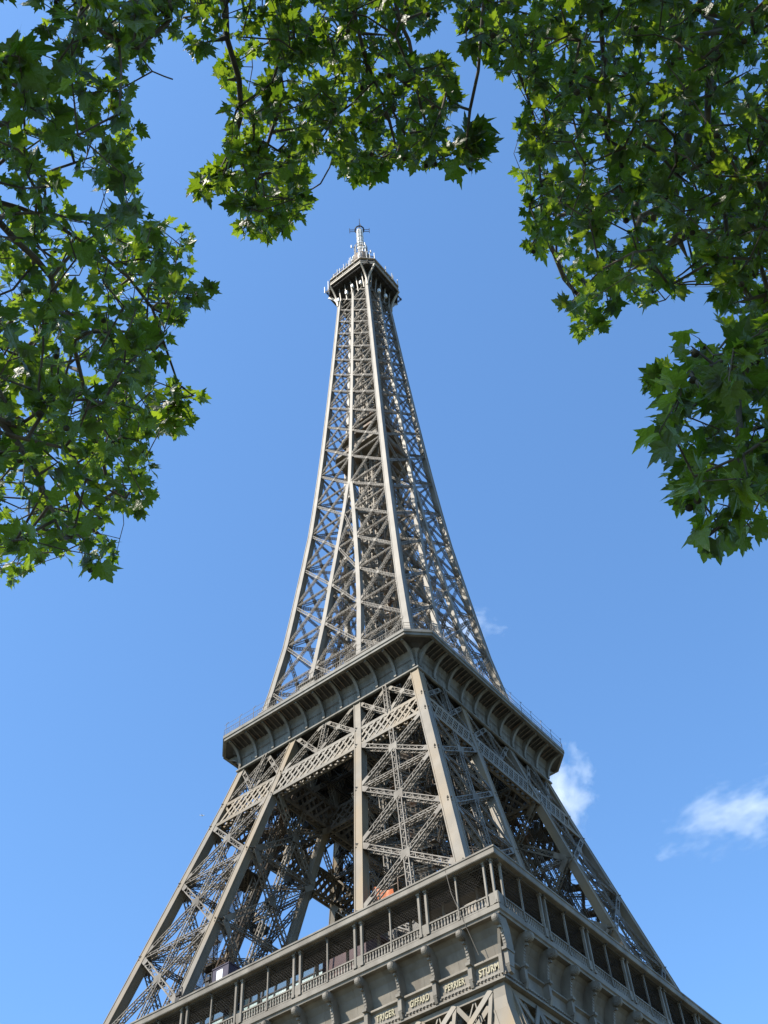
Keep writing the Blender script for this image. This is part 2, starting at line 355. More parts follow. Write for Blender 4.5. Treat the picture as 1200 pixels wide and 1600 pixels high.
# ------------------------------------------------------------------ second platform
def ring8(o, c, z):
    c = max(c, .03)
    return [(o-c, -o, z), (o, -o+c, z), (o, o-c, z), (o-c, o, z), (-o+c, o, z), (-o, o-c, z), (-o, -o+c, z), (-o+c, -o, z)]
PROF = [(17.40, 112.25), (17.42, 113.3), (17.48, 114.2), (17.62, 114.9), (18.0, 115.5), (18.8, 115.9), (20.3, 116.1)]
def second_platform():
    m = MB()
    ch = lambda o: max(.03, 3.0*(o-17.4)/3.45)
    m.loft([ring8(o, ch(o), z) for o, z in PROF[:5]], caps=False)
    m.loft([ring8(17.55, .03, 111.75), ring8(17.72, .03, 111.85), ring8(17.72, .03, 112.1), ring8(17.55, .03, 112.3)], caps=False)
    m.loft([ring8(17.3, .03, 111.8), ring8(17.56, .03, 111.76)], caps=False)
    m.loft([ring8(20.2, 2.5, 116.0), ring8(20.7, 2.93, 116.02), ring8(20.72, 2.94, 116.42), ring8(20.86, 2.99, 116.5), ring8(20.86, 2.99, 117.02), ring8(20.6, 2.9, 117.06), ring8(8.5, .5, 117.05)], caps=False)
    pl = m.build('second_platform', FASC, TOWER)
    m = MB(); m.loft([ring8(o, ch(o), z) for o, z in PROF[4:]], caps=False); m.loft([ring8(17.2, .03, 112.2), ring8(7.5, .5, 112.2)], caps=False); m.build('soffit', DARK, pl)  # dark colour stands in for the deep shade under the overhang
    # deep beams of the floor above the piers
    m = MB()
    for y in (-13.5, -9.5, -5.5, 5.5, 9.5, 13.5):
        m.girder((-17, y, 109.8), (17, y, 109.8), (0, 1, 0), 3.6, .7, .22, .18, 2.2, sides=False)
        m.girder((y, -17, 109.6), (y, 17, 109.6), (1, 0, 0), 3.6, .7, .22, .18, 2.2, sides=False)
    m.box(-17.1, 17.1, -17.1, -7.5, 112.25, 112.5); m.box(-17.1, 17.1, 7.5, 17.1, 112.25, 112.5)
    m.box(-17.1, -7.5, -7.5, 7.5, 112.25, 112.5); m.box(7.5, 17.1, -7.5, 7.5, 112.25, 112.5)
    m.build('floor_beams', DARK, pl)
    br = None
    def bracket(s):
        m = MB(); th = .16
        arc = [(17.62+2.85*(1-math.cos(u)), 112.5+3.3*math.sin(u)) for u in np.linspace(0, 1.5, 10)]
        poly = [(s-th/2, -o, z) for o, z in arc]+[(s-th/2, -o+.02, z+.02) for o, z in reversed(PROF)]
        m.extrude(poly, (th, 0, 0))
        for ww, dd in ((.21, .0),):                             # flange following the curved edge
            rings = []
            for u in np.linspace(-.02, 1.5, 11):
                o, z = 17.62+2.85*(1-math.cos(u)), 112.5+3.3*math.sin(u); no, nz_ = math.cos(u), -math.sin(u)
                rings.append([(s-ww, -o, z), (s+ww, -o, z), (s+ww, -o-no*.09, z+nz_*.09), (s-ww, -o-no*.09, z+nz_*.09)])
            m.loft(rings)
        return m
    ss = [-16.95+3.39*k for k in range(11)]
    for k in range(4):
        for s in ss:
            if k == 0:
                b = bracket(s).build('bracket', FASC, pl)
            else:
                b = base[s].copy(); COL.objects.link(b); b.parent = pl; b.rotation_euler.z = k*math.pi/2
            if k == 0: base = globals().setdefault('_br', {}); base[s] = b
    # plate seams and soffit ribs
    m = MB()
    for k in range(4):
        c, sn = (1, 0, -1, 0)[k], (0, 1, 0, -1)[k]
        R = lambda x, y, z: (c*x-sn*y, sn*x+c*y, z)
        for i in range(31):
            s = -17+34*i/30
            if abs((s+16.95) % 3.39) < .2 or abs((s+16.95) % 3.39) > 3.19: continue
            m.bars(R(s, -17.43, 112.4), R(s, -17.45, 113.3), .05, .03, R(0, -1, 0))
        m.bars(R(-17.4, -17.62, 114.0), R(17.4, -17.62, 114.0), .09, .05, R(0, -1, 0.5))
        for i in range(40):
            s = -16.6+33.2*i/39
            m.bars(R(s, -18.0, 115.4), R(s, -20.4, 116.03), .10, .14, R(0, 0, 1))
    m.build('soffit_rib', DUSK, pl)
    m = MB()
    for k in range(4):
        c, sn = (1, 0, -1, 0)[k], (0, 1, 0, -1)[k]
        R = lambda x, y, z: (c*x-sn*y, sn*x+c*y, z)
        for z, wd in ((118.35, .05), (117.75, .025), (117.3, .03)):
            m.bars(R(-17.9, -20.7, z), R(17.9, -20.7, z), wd, wd, (0, 0, 1)); m.bars(R(17.9, -20.7, z), R(20.7, -17.9, z), wd, wd, (0, 0, 1))
        for i in range(92):
            s = -17.9+35.8*i/91; m.bars(R(s, -20.7, 117), R(s, -20.7, 118.35), .03, .03, (0, 1, 0))
        for i in range(13):
            s = -17.5+35*i/12; m.bars(R(s, -20.72, 117), R(s, -20.75, 119.3), .05, .05, (0, 1, 0)); m.bars(R(s, -20.75, 119.3), R(s+.5, -20.75, 119.5), .05, .05, (0, 1, 0))
        m.bars(R(-17.9, -20.73, 119.25), R(17.9, -20.73, 119.25), .03, .03, (0, 0, 1))
    m.build('railing', IRON, pl)
    m = MB()                                                    # upper deck, huts and their roofs
    m.loft([ring8(13.2, 1.5, 121.0), ring8(13.4, 1.5, 121.0), ring8(13.4, 1.5, 121.5), ring8(13.2, 1.5, 121.6)])
    m.build('upper_deck', DUSK, pl)
    m = MB()
    for x0, y0, sx, sy, h in ((-2.2, -18.0, 1.5, 1.0, 3.0), (-11, -17.6, 1.3, 1.0, 2.6), (8, -17.6, 2.2, 1.0, 2.7), (17.7, 4, 1.0, 2.4, 2.8)):
        m = MB(); m.box(x0-sx, x0+sx, y0-sy, y0+sy, 117.06, 117.06+h); m.box(x0-sx-.25, x0+sx+.25, y0-sy-.25, y0+sy+.25, 117.06+h, 117.25+h); m.build('kiosk_hut', IRON, pl)
    m = MB()
    for (x, y, z, r, ax) in ((-3.9, -14.8, 122.6, .85, (-.3, -.8, .5)), (4.5, -13, 126, .7, (.3, -.9, .2)), (9.5, -13.2, 123.5, .6, (.5, -.8, .3))):
        m = MB(); a = Vector(ax).normalized(); q = a.to_track_quat('Z', 'Y'); rings = []
        for rr, zz in ((.05, -.32), (.5, -.22), (.85, -.08), (1, 0), (.97, .02), (.8, -.04), (.4, -.18), (.04, -.27)):
            rings.append([tuple(Vector((x, y, z))+q @ Vector((r*rr*math.cos(t*math.pi/6), r*rr*math.sin(t*math.pi/6), zz*r))) for t in range(12)])
        m.loft(rings); m.bars((x, y, z), (x*.9, y+1.2, z-1.2), .12, .12, (1, 0, 0)); m.build('satellite_dish', WHITE, pl)
    return pl
second_platform()

# ------------------------------------------------------------------ upper shaft
NODE = [117.5, 128.3, 139.2, 149.5, 160.0, 170.3, 180.0, 190.4, 200.6, 209.5, 217.5, 225.3, 232.7, 240.0, 246.7, 253.3, 259.9, 266.4, 272.5]
def shaft():
    colw = lambda z: float(np.interp(z, [117, 200, 270], [1.15, .95, .8]))
    colm = lambda z: float(np.interp(z, [117, 180, 270], [.95, .8, .7]))
    dw = lambda z: float(np.interp(z, [117, 180, 270], [.54, .45, .36]))
    m = MB()                                                    # lift well in the middle
    for x in (-2.6, -.9, .9, 2.6):
        for y in (-2.6, -.9, .9, 2.6):
            if abs(x) > 2 or abs(y) > 2:
                m.bars((x, y, 117), (x, y, 274), .32, .32, (1, 0, 0))
    for a in (-2.6, 2.6):
        for b in (-2.1, -1.7, -.35, .35, 1.7, 2.1):
            m.bars((a, b, 117), (a, b, 274), .16, .16, (1, 0, 0)); m.bars((b, a, 117), (b, a, 274), .16, .16, (1, 0, 0))
    for k in range(62):
        z = 118+k*2.5
        for a in (-2.6, 2.6):
            m.bars((-2.6, a, z), (2.6, a, z), .22, .22, (0, 0, 1)); m.bars((a, -2.6, z), (a, 2.6, z), .22, .22, (0, 0, 1))
            s = 1 if k % 2 else -1
            m.bars((-2.6*s, a, z), (2.6*s, a, z+2.5), .14, .1, (0, 1, 0)); m.bars((a, -2.6*s, z), (a, 2.6*s, z+2.5), .14, .1, (1, 0, 0))
            m.bars((-2.6, a, z+1.25), (2.6, a, z+1.25), .3, .12, (0, 1, 0)); m.bars((a, -2.6, z+1.25), (a, 2.6, z+1.25), .3, .12, (1, 0, 0)); m.bars((2.6*s, a, z), (-2.6*s, a, z+2.5), .14, .1, (0, 1, 0)); m.bars((a, 2.6*s, z), (a, -2.6*s, z+2.5), .14, .1, (1, 0, 0))
            m.bars((-.9*s, a, z), (.9*s, a, z+2.5), .1, .08, (0, 1, 0)); m.bars((a, -.9*s, z), (a, .9*s, z+2.5), .1, .08, (1, 0, 0))
    sh = m.build('shaft', CORE, TOWER)
    for sx, sy in ((1, -1), (1, 1), (-1, 1), (-1, -1)):
        column(NODE[:1]+NODE[1:], lambda z: sx*Wd(z), lambda z: sy*Wd(z), -sx, -sy, colw).build('corner_column', SHAFT, sh)
    low = [z for z in NODE if z <= 180]; high = [z for z in NODE if z >= 180]
    for k in range(4):
        c, sn = (1, 0, -1, 0)[k], (0, 1, 0, -1)[k]
        R = lambda p: np.array([c*p[0]-sn*p[1], sn*p[0]+c*p[1], p[2]])
        for sg in (1, -1):                                      # inner columns that meet at the middle
            rings = []
            for z in low:
                x = sg*max(In(z), .0); cw = colm(z); y = -Wd(z)
                x0, x1 = (x, x+cw) if sg > 0 else (x-cw, x)
                rings.append([tuple(R(q)) for q in ((x0, y, z), (x1, y, z), (x1, y+cw, z), (x0, y+cw, z))])
            m = MB(); m.loft(rings); m.build('inner_column', SHAFT, sh)
        rings = []
        for z in high:
            cw = colm(z); y = -Wd(z)
            rings.append([tuple(R(q)) for q in ((-cw/2, y-.012, z), (cw/2, y-.012, z), (cw/2, y+cw, z), (-cw/2, y+cw, z))])
        m = MB(); m.loft(rings); m.build('middle_column', SHAFT, sh)
        m = MB()
        for z0, z1 in zip(NODE[:-1], NODE[1:]):
            w_ = dw((z0+z1)/2); a = (w_, w_*.95, .085 if z0 < 200 else .07, .055)
            P = lambda x, z: R((x, -Wd(z), z))
            if z0 < 180:
                for sg in (1, -1):
                    xpanel(m, P(sg*(In(z0)+.4), z0), P(sg*(Wd(z0)-.4), z0), P(sg*(In(z1)+.4), z1), P(sg*(Wd(z1)-.4), z1), *a, inset=.35)
                xpanel(m, P(-In(z0)-.3, z0), P(In(z0)+.3, z0), P(-In(z1)-.3, z1), P(In(z1)+.3, z1), *a, inset=.35)
            else:
                for sg in (1, -1):
                    xpanel(m, P(0, z0), P(sg*(Wd(z0)-.35), z0), P(0, z1), P(sg*(Wd(z1)-.35), z1), *a, inset=.3)
        m.build('lattice_bracing', IRON, sh)
        m = MB()                                                # faces turned inward and level frames
        for z0, z1 in zip(NODE[:-1], NODE[1:]):
            w_ = dw(z0)*.9
            if z0 < 175:
                P = lambda u, z: R((In(z)+.5, -In(z)-u*(Wd(z)-In(z)), z))
                xpanel(m, P(0, z0), P(.95, z0), P(0, z1), P(.95, z1), w_, w_, .09, .06, inset=.1)
                P = lambda u, z: R((-In(z)-.5, -In(z)-u*(Wd(z)-In(z)), z))
                xpanel(m, P(0, z0), P(.95, z0), P(0, z1), P(.95, z1), w_, w_, .09, .06, inset=.1)
            else:
                m.girder(R((0, -Wd(z0)+.5, z0)), R((0, -2.6, z1)), R((1, 0, 0)), w_, w_, .08, .06)
                m.girder(R((0, -2.6, z0)), R((0, -Wd(z1)+.5, z1)), R((1, 0, 0)), w_, w_, .08, .06)
            hz = Wd(z0)-.6
            m.girder(R((hz, -hz, z0)), R((2.0, -2.6, z0)), (0, 0, 1), w_, w_, .09, .06)
            m.girder(R((0, -hz, z0)), R((hz, 0, z0)), (0, 0, 1), w_, w_, .09, .06)
        m.build('inner_bracing', CORE, sh)
    m = MB()                                                    # intermediate platform
    for z, o, h in ((196.2, 6.6, .8), (203.0, 5.6, .7), (208.5, 4.6, .6)):
        m.loft([ring8(o, 1, z), ring8(o, 1, z+h)])
        for q0, q1 in zip(ring8(o, 1, z+h+1.1), ring8(o, 1, z+h+1.1)[1:]+ring8(o, 1, z+h+1.1)[:1]): m.bars(q0, q1, .08, .08, (0, 0, 1))
    m.box(-4.4, 4.4, -4.4, 4.4, 197.0, 203.0)
    m.build('intermediate_platform', DUSK, sh)
    m = MB()                                                    # spiral stair drum beside the lift well
    for k in range(300):
        a = k*.55; z = 118+k*.5; m.bars((3.6, -3.6, z), (3.6+1.1*math.cos(a), -3.6+1.1*math.sin(a), z), .3, .06, (0, 0, 1))
    m.tube([(3.6, -3.6, 117), (3.6, -3.6, 270)], .14)
    m.build('spiral_stair', DUSK, sh)
shaft()

# ------------------------------------------------------------------ top platform and mast
def top_platform():
    m = MB()
    m.loft([ring8(5.3, .4, 276.55), ring8(8.0, 2.75, 276.6)], caps=False)
    m.loft([ring8(7.9, 2.7, 276.58), ring8(8.07, 2.78, 276.6), ring8(8.07, 2.78, 277.05), ring8(7.98, 2.74, 277.1), ring8(7.98, 2.74, 277.5), ring8(8.1, 2.79, 277.55), ring8(8.1, 2.79, 277.85), ring8(7.6, 2.6, 277.95)], caps=False)
    top = m.build('top_platform', TOPP, TOWER)
    m = MB()
    for y in np.linspace(-7.4, 7.4, 9): m.girder((-7.4, y, 276.1), (7.4, y, 276.1), (0, 1, 0), .7, .3, .09, .08, .8, sides=False)
    for x in np.linspace(-7.2, 7.2, 7): m.girder((x, -7.4, 275.9), (x, 7.4, 275.9), (1, 0, 0), .6, .3, .09, .08, .8, sides=False)
    m.loft([ring8(5.3, .4, 276.5), ring8(7.88, 2.68, 276.5), ring8(7.88, 2.68, 276.54), ring8(5.3, .4, 276.54)])
    m.box(-5.2, 5.2, -5.2, 5.2, 275.2, 276.4)
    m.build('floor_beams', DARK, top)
    m = MB()                                                    # glazed gallery
    m.loft([ring8(7.55, 2.6, 277.9), ring8(7.75, 2.65, 279.6)])
    m.build('window_band', DARK, top)
    m = MB()
    m.loft([ring8(7.6, 2.6, 279.55), ring8(8.15, 2.8, 279.6), ring8(8.15, 2.8, 279.85), ring8(7.7, 2.7, 280.1)])
    r8 = np.array(ring8(7.82, 2.7, 277.9)); r9 = np.array(ring8(7.92, 2.72, 279.6))
    for i in range(8):
        j = (i+1) % 8; n = 5 if i % 2 else 2
        for u in np.linspace(0, 1, n+1): m.bars(r8[i]+(r8[j]-r8[i])*u, r9[i]+(r9[j]-r9[i])*u, .12, .12, (0.3, 1, 0))
    m.build('gallery_roof', TOPP, top)
    for k in range(4):                                          # curved ribs, two to a corner
        c, sn = (1, 0, -1, 0)[k], (0, 1, 0, -1)[k]
        R = lambda x, y, z: (c*x-sn*y, sn*x+c*y, z)
        for sw in (0, 1):
            m = MB(); P = []
            for u in np.linspace(0, 1, 9):
                z = 268.4+8.1*u; g = u**2.1
                x = 5.0+.1+(5.35-5.1)*g; y = -5.1-(8.0-5.1)*g
                P.append((x, y, z) if sw == 0 else (-y, -x, z))
            P = np.array([R(*q) for q in P])
            m.bars(P[:-1], P[1:], .42, .55, R(0, -1, 0) if sw == 0 else R(1, 0, 0))
            m.build('bracket', TOPP, top)
    m = MB()                                                    # open cage and rails over the roof
    for o, z in ((7.6, 281.2), (7.5, 282.4), (7.3, 283.4)):
        q = np.array(ring8(o, 2.6, z)); m.bars(q, np.roll(q, -1, 0), .1, .1, (0, 0, 1))
    a, b = np.array(ring8(7.7, 2.7, 280)), np.array(ring8(7.3, 2.6, 283.4))
    for i in range(8):
        j = (i+1) % 8
        for u in np.linspace(0, 1, 10 if i % 2 else 5): m.bars(a[i]+(a[j]-a[i])*u, b[i]+(b[j]-b[i])*u, .07, .07, (1, .3, 0))
    m.build('railing', SHAFT, top)
    m = MB()
    m.loft([ring8(4.3, 1, 280.0), ring8(4.2, 1, 284.5), ring8(4.8, 1.2, 284.7), ring8(4.8, 1.2, 285.1), ring8(3.0, 1, 285.3)])
    m.loft([ring8(2.9, .9, 285.2), ring8(2.7, .9, 289)])
    m.build('cabin', DUSK, top)
    m = MB()                                                    # lantern arches and little dome
    for k in range(8):
        a = k*math.pi/4+.39; P = [(3.4*math.cos(a)*math.cos(u*1.5)**.6, 3.4*math.sin(a)*math.cos(u*1.5)**.6, 287+12.5*math.sin(u*1.5)) for u in np.linspace(0, .93, 8)]
        m.tube(P, .2, 5)
    for z, r in ((291, 3.3), (295, 3.0), (298, 2.3)):
        P = [(r*math.cos(t*math.pi/8), r*math.sin(t*math.pi/8), z) for t in range(17)]; m.tube(P, .14, 5)
    m.build('lantern_arch', TOPP, top)
    m = MB()
    rings = [[(.5+r*math.cos(t*math.pi/8), -.5+r*math.sin(t*math.pi/8), z) for t in range(16)] for r, z in ((2.4, 289.0), (2.6, 295.0), (2.7, 297.2), (2.2, 298.6), (1.3, 299.6))]
    m.loft(rings); m.build('dome', DUSK, top)
    m = MB()                                                    # little open cage round the foot of the mast
    for z in (299.8, 302.2, 304.6, 306.6):
        P = [(1.9*math.cos(t*math.pi/6), 1.9*math.sin(t*math.pi/6), z) for t in range(13)]; m.tube(P, .11, 5)
    for t in range(10): m.bars((1.9*math.cos(t*.628), 1.9*math.sin(t*.628), 299), (1.9*math.cos(t*.628), 1.9*math.sin(t*.628), 306.8), .12, .12, (1, 0, 0))
    m.build('mast_cage', TOPP, top)
    rnd = random.Random(11)                                     # poles, panel aerials and dishes
    q = np.array(ring8(7.8, 2.7, 280))
    for k in range(60):
        i = rnd.choice([0, 2, 4, 6, 7, 7, 7, 1, 1, 3, 5]); u = rnd.random(); b = q[i]+(q[(i+1) % 8]-q[i])*u; b = b*(rnd.uniform(.72, 1.02), 1, 1); h = rnd.choice([3.2, 3.6, 4.0, 4.4, 5.0])
        m = MB(); m.bars(b, b+(0, 0, h), .11, .11, (1, 0, 0))
        if rnd.random() < .5: m.bars(b+(0, 0, h*.45), b+(0, 0, h), .32, .2, (rnd.random(), 1, 0))
        m.build('aerial', MAST, top)
    for s in (-1, 1):
        m = MB(); m.bars((-8.0, -5.6*s, 280), (-8.0, -5.6*s, 286.5), .2, .2, (1, 0, 0)); m.build('aerial', MAST, top)
        m = MB(); m.bars((-8.7, -6.3*s, 279), (-8.7, -6.3*s, 282.6), .22, .22, (1, 0, 0)); m.bars((-7.9, -5.9*s, 279.7), (-8.7, -6.3*s, 279.7), .1, .1, (0, 0, 1)); m.build('aerial', MAST, top)
        m = MB(); m.bars((8.1, 5.2*s, 279.9), (8.1, 5.2*s, 283.5), .18, .18, (1, 0, 0)); m.build('aerial', MAST, top)
    for k in range(26):
        a = rnd.random()*6.28; z = rnd.uniform(290, 306); r = rnd.uniform(1.7, 3.2)
        m = MB(); b = np.array([r*math.cos(a), r*math.sin(a), z]); m.bars(b-(0, 0, .9), b+(0, 0, .9), .28, .28, (1, 0, 0)); m.bars(b, b*(.3, .3, 1), .1, .1, (0, 0, 1)); m.build('aerial', MAST, top)
    m = MB()
    for k in range(16):
        a = rnd.random()*6.28; r = rnd.choice([2.2, 2.6, 3.0, 5.5, 6.3]); z = 292+rnd.random()*13 if r < 4 else rnd.uniform(280.5, 283); R_ = rnd.uniform(.4, .8)
        x, y = r*math.cos(a), r*math.sin(a); d = Vector((x, y, 0)).normalized(); qq = d.to_track_quat('Z', 'Y')
        m.loft([[tuple(Vector((x, y, z))+qq @ Vector((R_*rr*math.cos(t*.785), R_*rr*math.sin(t*.785), zz))) for t in range(8)] for rr, zz in ((.3, -.5), (.9, -.3), (1, 0), (.85, .12))])
    for (x, y, z) in ((-4.2, -6.0, 269.5), (-1.6, -5.7, 271.0), (0.4, -5.6, 272.5), (3.2, -5.6, 271), (5.8, -1, 270), (5.8, 2, 271.5)):
        m.box(x-.3, x+.3, y-.3, y+.3, z-.6, z+.9)
    m.build('dish', WHITE, top)
    m = MB()
    for i, x in enumerate(np.linspace(-3.9, 3.9, 5)):           # slim stays from the shaft to the soffit
        for k in range(4):
            c, sn = (1, 0, -1, 0)[k], (0, 1, 0, -1)[k]; R = lambda x, y, z: (c*x-sn*y, sn*x+c*y, z)
            m.bars(R(x, -5.1, 268.5), R(x, -5.9, 276.2), .25, .2, R(0, -1, 0))
    m.build('strut', SHAFT, top)
    m = MB()                                                    # mast
    m.loft([[(r*math.cos(t*math.pi/6), r*math.sin(t*math.pi/6), z) for t in range(12)] for r, z in ((1.15, 296.5), (1.05, 300), (.9, 305), (.8, 312), (.74, 319.6), (.5, 319.8))])
    mast = m.build('antenna_mast', MAST, TOWER)
    m = MB()
    for k in range(8):
        a = k*math.pi/4; c, sn = math.cos(a), math.sin(a)
        for z in (308.7, 311.7, 314.7, 317.3):
            m.bars((1.0*c, 1.0*sn, z-1.3), (.95*c, .95*sn, z+1.3), .42, .16, (c, sn, 0))
    m.build('panel_aerial', PANL, mast)
    m = MB()
    P = [(1.35*math.cos(t*math.pi/6), 1.35*math.sin(t*math.pi/6), 319.7) for t in range(13)]; m.tube(P, .22, 5)
    for a in (RT, -RT, np.array([-RT[1], RT[0], 0]), np.array([RT[1], -RT[0], 0])):
        a = np.array([a[0], a[1], 0]); a /= np.linalg.norm(a)
        for z in (318.6, 319.9):
            m.bars(a*.8+(0, 0, z), a*3.0+(0, 0, z), .14, .14, (0, 0, 1))
        m.bars(a*3.0+(0, 0, 317.6), a*3.0+(0, 0, 321.0), .16, .16, a)
    for dx in (-.4, .5): m.bars((dx, 0, 319.8), (dx, 0, 323.6), .13, .13, (1, 0, 0))
    m.build('crossarm', DARK, mast)
top_platform()

# ------------------------------------------------------------------ first platform
SC = [35.46-3.94*k for k in range(19)]
def first_platform():
    m = MB()
    sq = lambda o, z: ring8(o, .02, z)
    m.loft([sq(34.6, 56.88), sq(35.75, 56.9), sq(35.8, 57.1), sq(35.95, 57.2), sq(35.95, 57.7), sq(35.7, 57.78), sq(20, 57.8), sq(20, 57.2), sq(34.5, 57.0)], caps=False)
    pl = m.build('first_platform', GALL, TOWER)
    turn = lambda o: [copy_part(o, k*math.pi/2, pl) for k in (1, 2, 3)]
    # frieze: concave panel, ledge, name band, mouldings
    m = MB()
    prof = [(35.2, 56.9), (34.8, 56.55), (34.45, 55.95), (34.2, 55.15), (34.08, 54.3), (34.05, 53.85), (34.75, 53.82), (34.8, 53.7), (34.8, 53.6), (34.62, 53.52), (34.5, 53.45), (34.5, 52.32), (34.7, 52.28), (34.72, 52.1),
            (34.62, 52.05), (34.62, 51.75), (34.85, 51.7), (34.85, 51.5), (34.55, 51.45), (34.2, 51.42), (34.2, 50.9), (33.6, 50.85)]
    for (o0, z0), (o1, z1) in zip(prof[:-1], prof[1:]):
        m.add([(-o0, -o0, z0), (o0, -o0, z0), (o1, -o1, z1), (-o1, -o1, z1)], [(0, 3, 2, 1)])
    for a, b in zip(SC[:-1], SC[1:]):                           # seams of the plates
        s = (a+b)/2+.25
        for (o0, z0), (o1, z1) in zip(prof[:5], prof[1:6]): m.bars((s, -o0-.004, z0), (s, -o1-.004, z1), .045, .02, (0, -1, 0))
        for q in range(9):                                      # bolts under the name band
            x = b+.45+(a-b-.9)*q/8; m.box(x-.05, x+.05, -34.9, -34.6, 51.86, 51.98)
    fr = m.build('frieze', GALL, pl); turn(fr)
    # consoles with scrolled heads
    def console(s):
        m = MB(); hw = .16
        side = [(35.75, 56.86), (35.72, 56.2), (35.42, 55.75), (35.28, 55.1), (35.15, 54.3), (35.12, 54.0), (35.3, 53.95), (35.3, 53.62), (35.12, 53.55), (35.08, 52.5), (35.2, 52.4), (35.05, 51.95), (34.95, 51.7), (34.5, 51.6), (34.0, 53.6), (34.0, 54.4), (34.2, 56.0), (34.6, 56.86)]
        m.extrude([(s-hw, -o, z) for o, z in side], (2*hw, 0, 0))
        C = [(35.95, 56.28, .50)]
        for o, z, r in C:                                       # scroll roll, its eyes and collar
            for ww, rr in ((.14, r), (.24, r*.93), (.31, r*.74), (.36, r*.45)):
                ring = [(o+rr*math.cos(t*math.pi/9), z+rr*math.sin(t*math.pi/9)) for t in range(18)]
                m.extrude([(s-ww, -a, b) for a, b in ring], (2*ww, 0, 0))
        for k in range(5):
            z = 55.5-.28*k; o = 35.36-.06*k; m.box(s-.13, s+.13, -o-.06, -o+.1, z-.07, z+.07)
        m.box(s-.25, s+.25, -35.36, -34.0, 53.66, 53.93); m.box(s-.21, s+.21, -35.14, -34.4, 52.2, 53.5)
        m.box(s-.12, s+.12, -35.75, -34.9, 55.55, 55.8)
        return m
    first = {}
    for k in range(4):
        for s in SC[:18]:
            if k == 0:
                first[s] = console(s).build('console', GALL, pl)
            else:
                c = first[s].copy(); COL.objects.link(c); c.parent = pl; c.rotation_euler.z = k*math.pi/2
    # gilt names on the lit side
    for i, nm in enumerate(('STURM', 'PERRIER', 'GIFFARD', 'TRIGER', 'CAIL', 'CORIOLIS')):
        cu = bpy.data.curves.new('lettering', 'FONT'); cu.body = nm; cu.size = .86; cu.extrude = .05; cu.offset = .022; cu.align_x = 'CENTER'; cu.align_y = 'CENTER'; cu.space_character = 1.12
        tmp = bpy.data.objects.new('tmp', cu); COL.objects.link(tmp)
        bpy.context.view_layer.update()
        me = bpy.data.meshes.new_from_object(tmp.evaluated_get(bpy.context.evaluated_depsgraph_get()))
        bpy.data.objects.remove(tmp)
        me.materials.clear(); me.materials.append(GOLD)
        o = bpy.data.objects.new('lettering', me); COL.objects.link(o); o.parent = fr
        o.location = ((SC[i]+SC[i+1])/2, -34.56, 52.88); o.rotation_euler = (math.pi/2, 0, 0)
        o.scale.x = min(1.0, 2.15/max(o.dimensions.x, .1)); o.location.x -= .30 if i == 0 else .1
    # balustrade
    m = MB(); y = -35.75
    m.box(-35.7, 35.7, y-.12, y+.12, 57.78, 57.92); m.box(-35.7, 35.7, y-.14, y+.14, 58.78, 58.92)
    for k in range(202):
        s = -35.5+71.0*k/201
        m.loft([[(s-w_, y-w_, z), (s+w_, y-w_, z), (s+w_, y+w_, z), (s-w_, y+w_, z)] for w_, z in ((.07, 57.92), (.1, 58.1), (.055, 58.4), (.09, 58.62), (.07, 58.78))], caps=False)
    for s in SC[::2]: m.box(s-.5, s+.5, y-.15, y+.16, 57.78, 58.95)
    turn(m.build('balustrade', GALL, pl))
    # gallery posts and roof
    def post(s, w_, d_, y=-35.85):
        m = MB(); m.box(s-w_/2, s+w_/2, y-d_/2, y+d_/2, 57.78, 62.4); m.box(s-w_*.8, s+w_*.8, y-d_*.8, y+d_*.8, 57.78, 58.1); m.box(s-w_*.8, s+w_*.8, y-d_*.8, y+d_*.8, 62.15, 62.4); return m
    ps = []
    for i, s in enumerate(SC[:-1]):
        if i == 0: ps += [(35.6, .2, .2), (34.75, .18, .2)]
        elif i % 2 == 0: ps += [(s+.42, .24, .26), (s-.42, .24, .26)]
        else: ps += [(s, .14, .16)]
    ps += [(-34.75, .18, .2)]
    pf = {}
    for k in range(4):
        for q in ps:
            if k == 0: pf[q] = post(*q).build('post', GALL, pl)
            else:
                c = pf[q].copy(); COL.objects.link(c); c.parent = pl; c.rotation_euler.z = k*math.pi/2
    m = MB()                                                    # slim posts of the inner row
    for k in range(4):
        c, sn = (1, 0, -1, 0)[k], (0, 1, 0, -1)[k]; R = lambda x, y, z: (c*x-sn*y, sn*x+c*y, z)
        for i in range(17):
            m = MB(); s = -32+4*i; m.bars(R(s, -33.0, 57.8), R(s, -33.0, 62.45), .24, .22, R(0, 1, 0))
            m.build('inner_post', DUSK, pl)
    m = MB()
    m.loft([sq(32.7, 62.45), sq(36.3, 62.4), sq(36.45, 62.42), sq(36.5, 62.5), sq(36.5, 63.0), sq(36.58, 63.05), sq(36.58, 63.22), sq(36.3, 63.3), sq(32.7, 63.4), sq(32.7, 62.45)], caps=False)
    for k in range(4):                                          # wider roof over the corners
        c, sn = (1, 0, -1, 0)[k], (0, 1, 0, -1)[k]
        P = [(c*x-sn*y, sn*x+c*y) for x, y in ((24, -31.2), (32.68, -32.68))]
        m.box(min(P[0][0], P[1][0]), max(P[0][0], P[1][0]), min(P[0][1], P[1][1]), max(P[0][1], P[1][1]), 62.46, 63.38)
        P = [(c*x-sn*y, sn*x+c*y) for x, y in ((31.2, -31.19), (32.68, -24))]
        m.box(min(P[0][0], P[1][0]), max(P[0][0], P[1][0]), min(P[0][1], P[1][1]), max(P[0][1], P[1][1]), 62.46, 63.38)
    rf = m.build('gallery_roof', GALL, pl)
    m = MB()
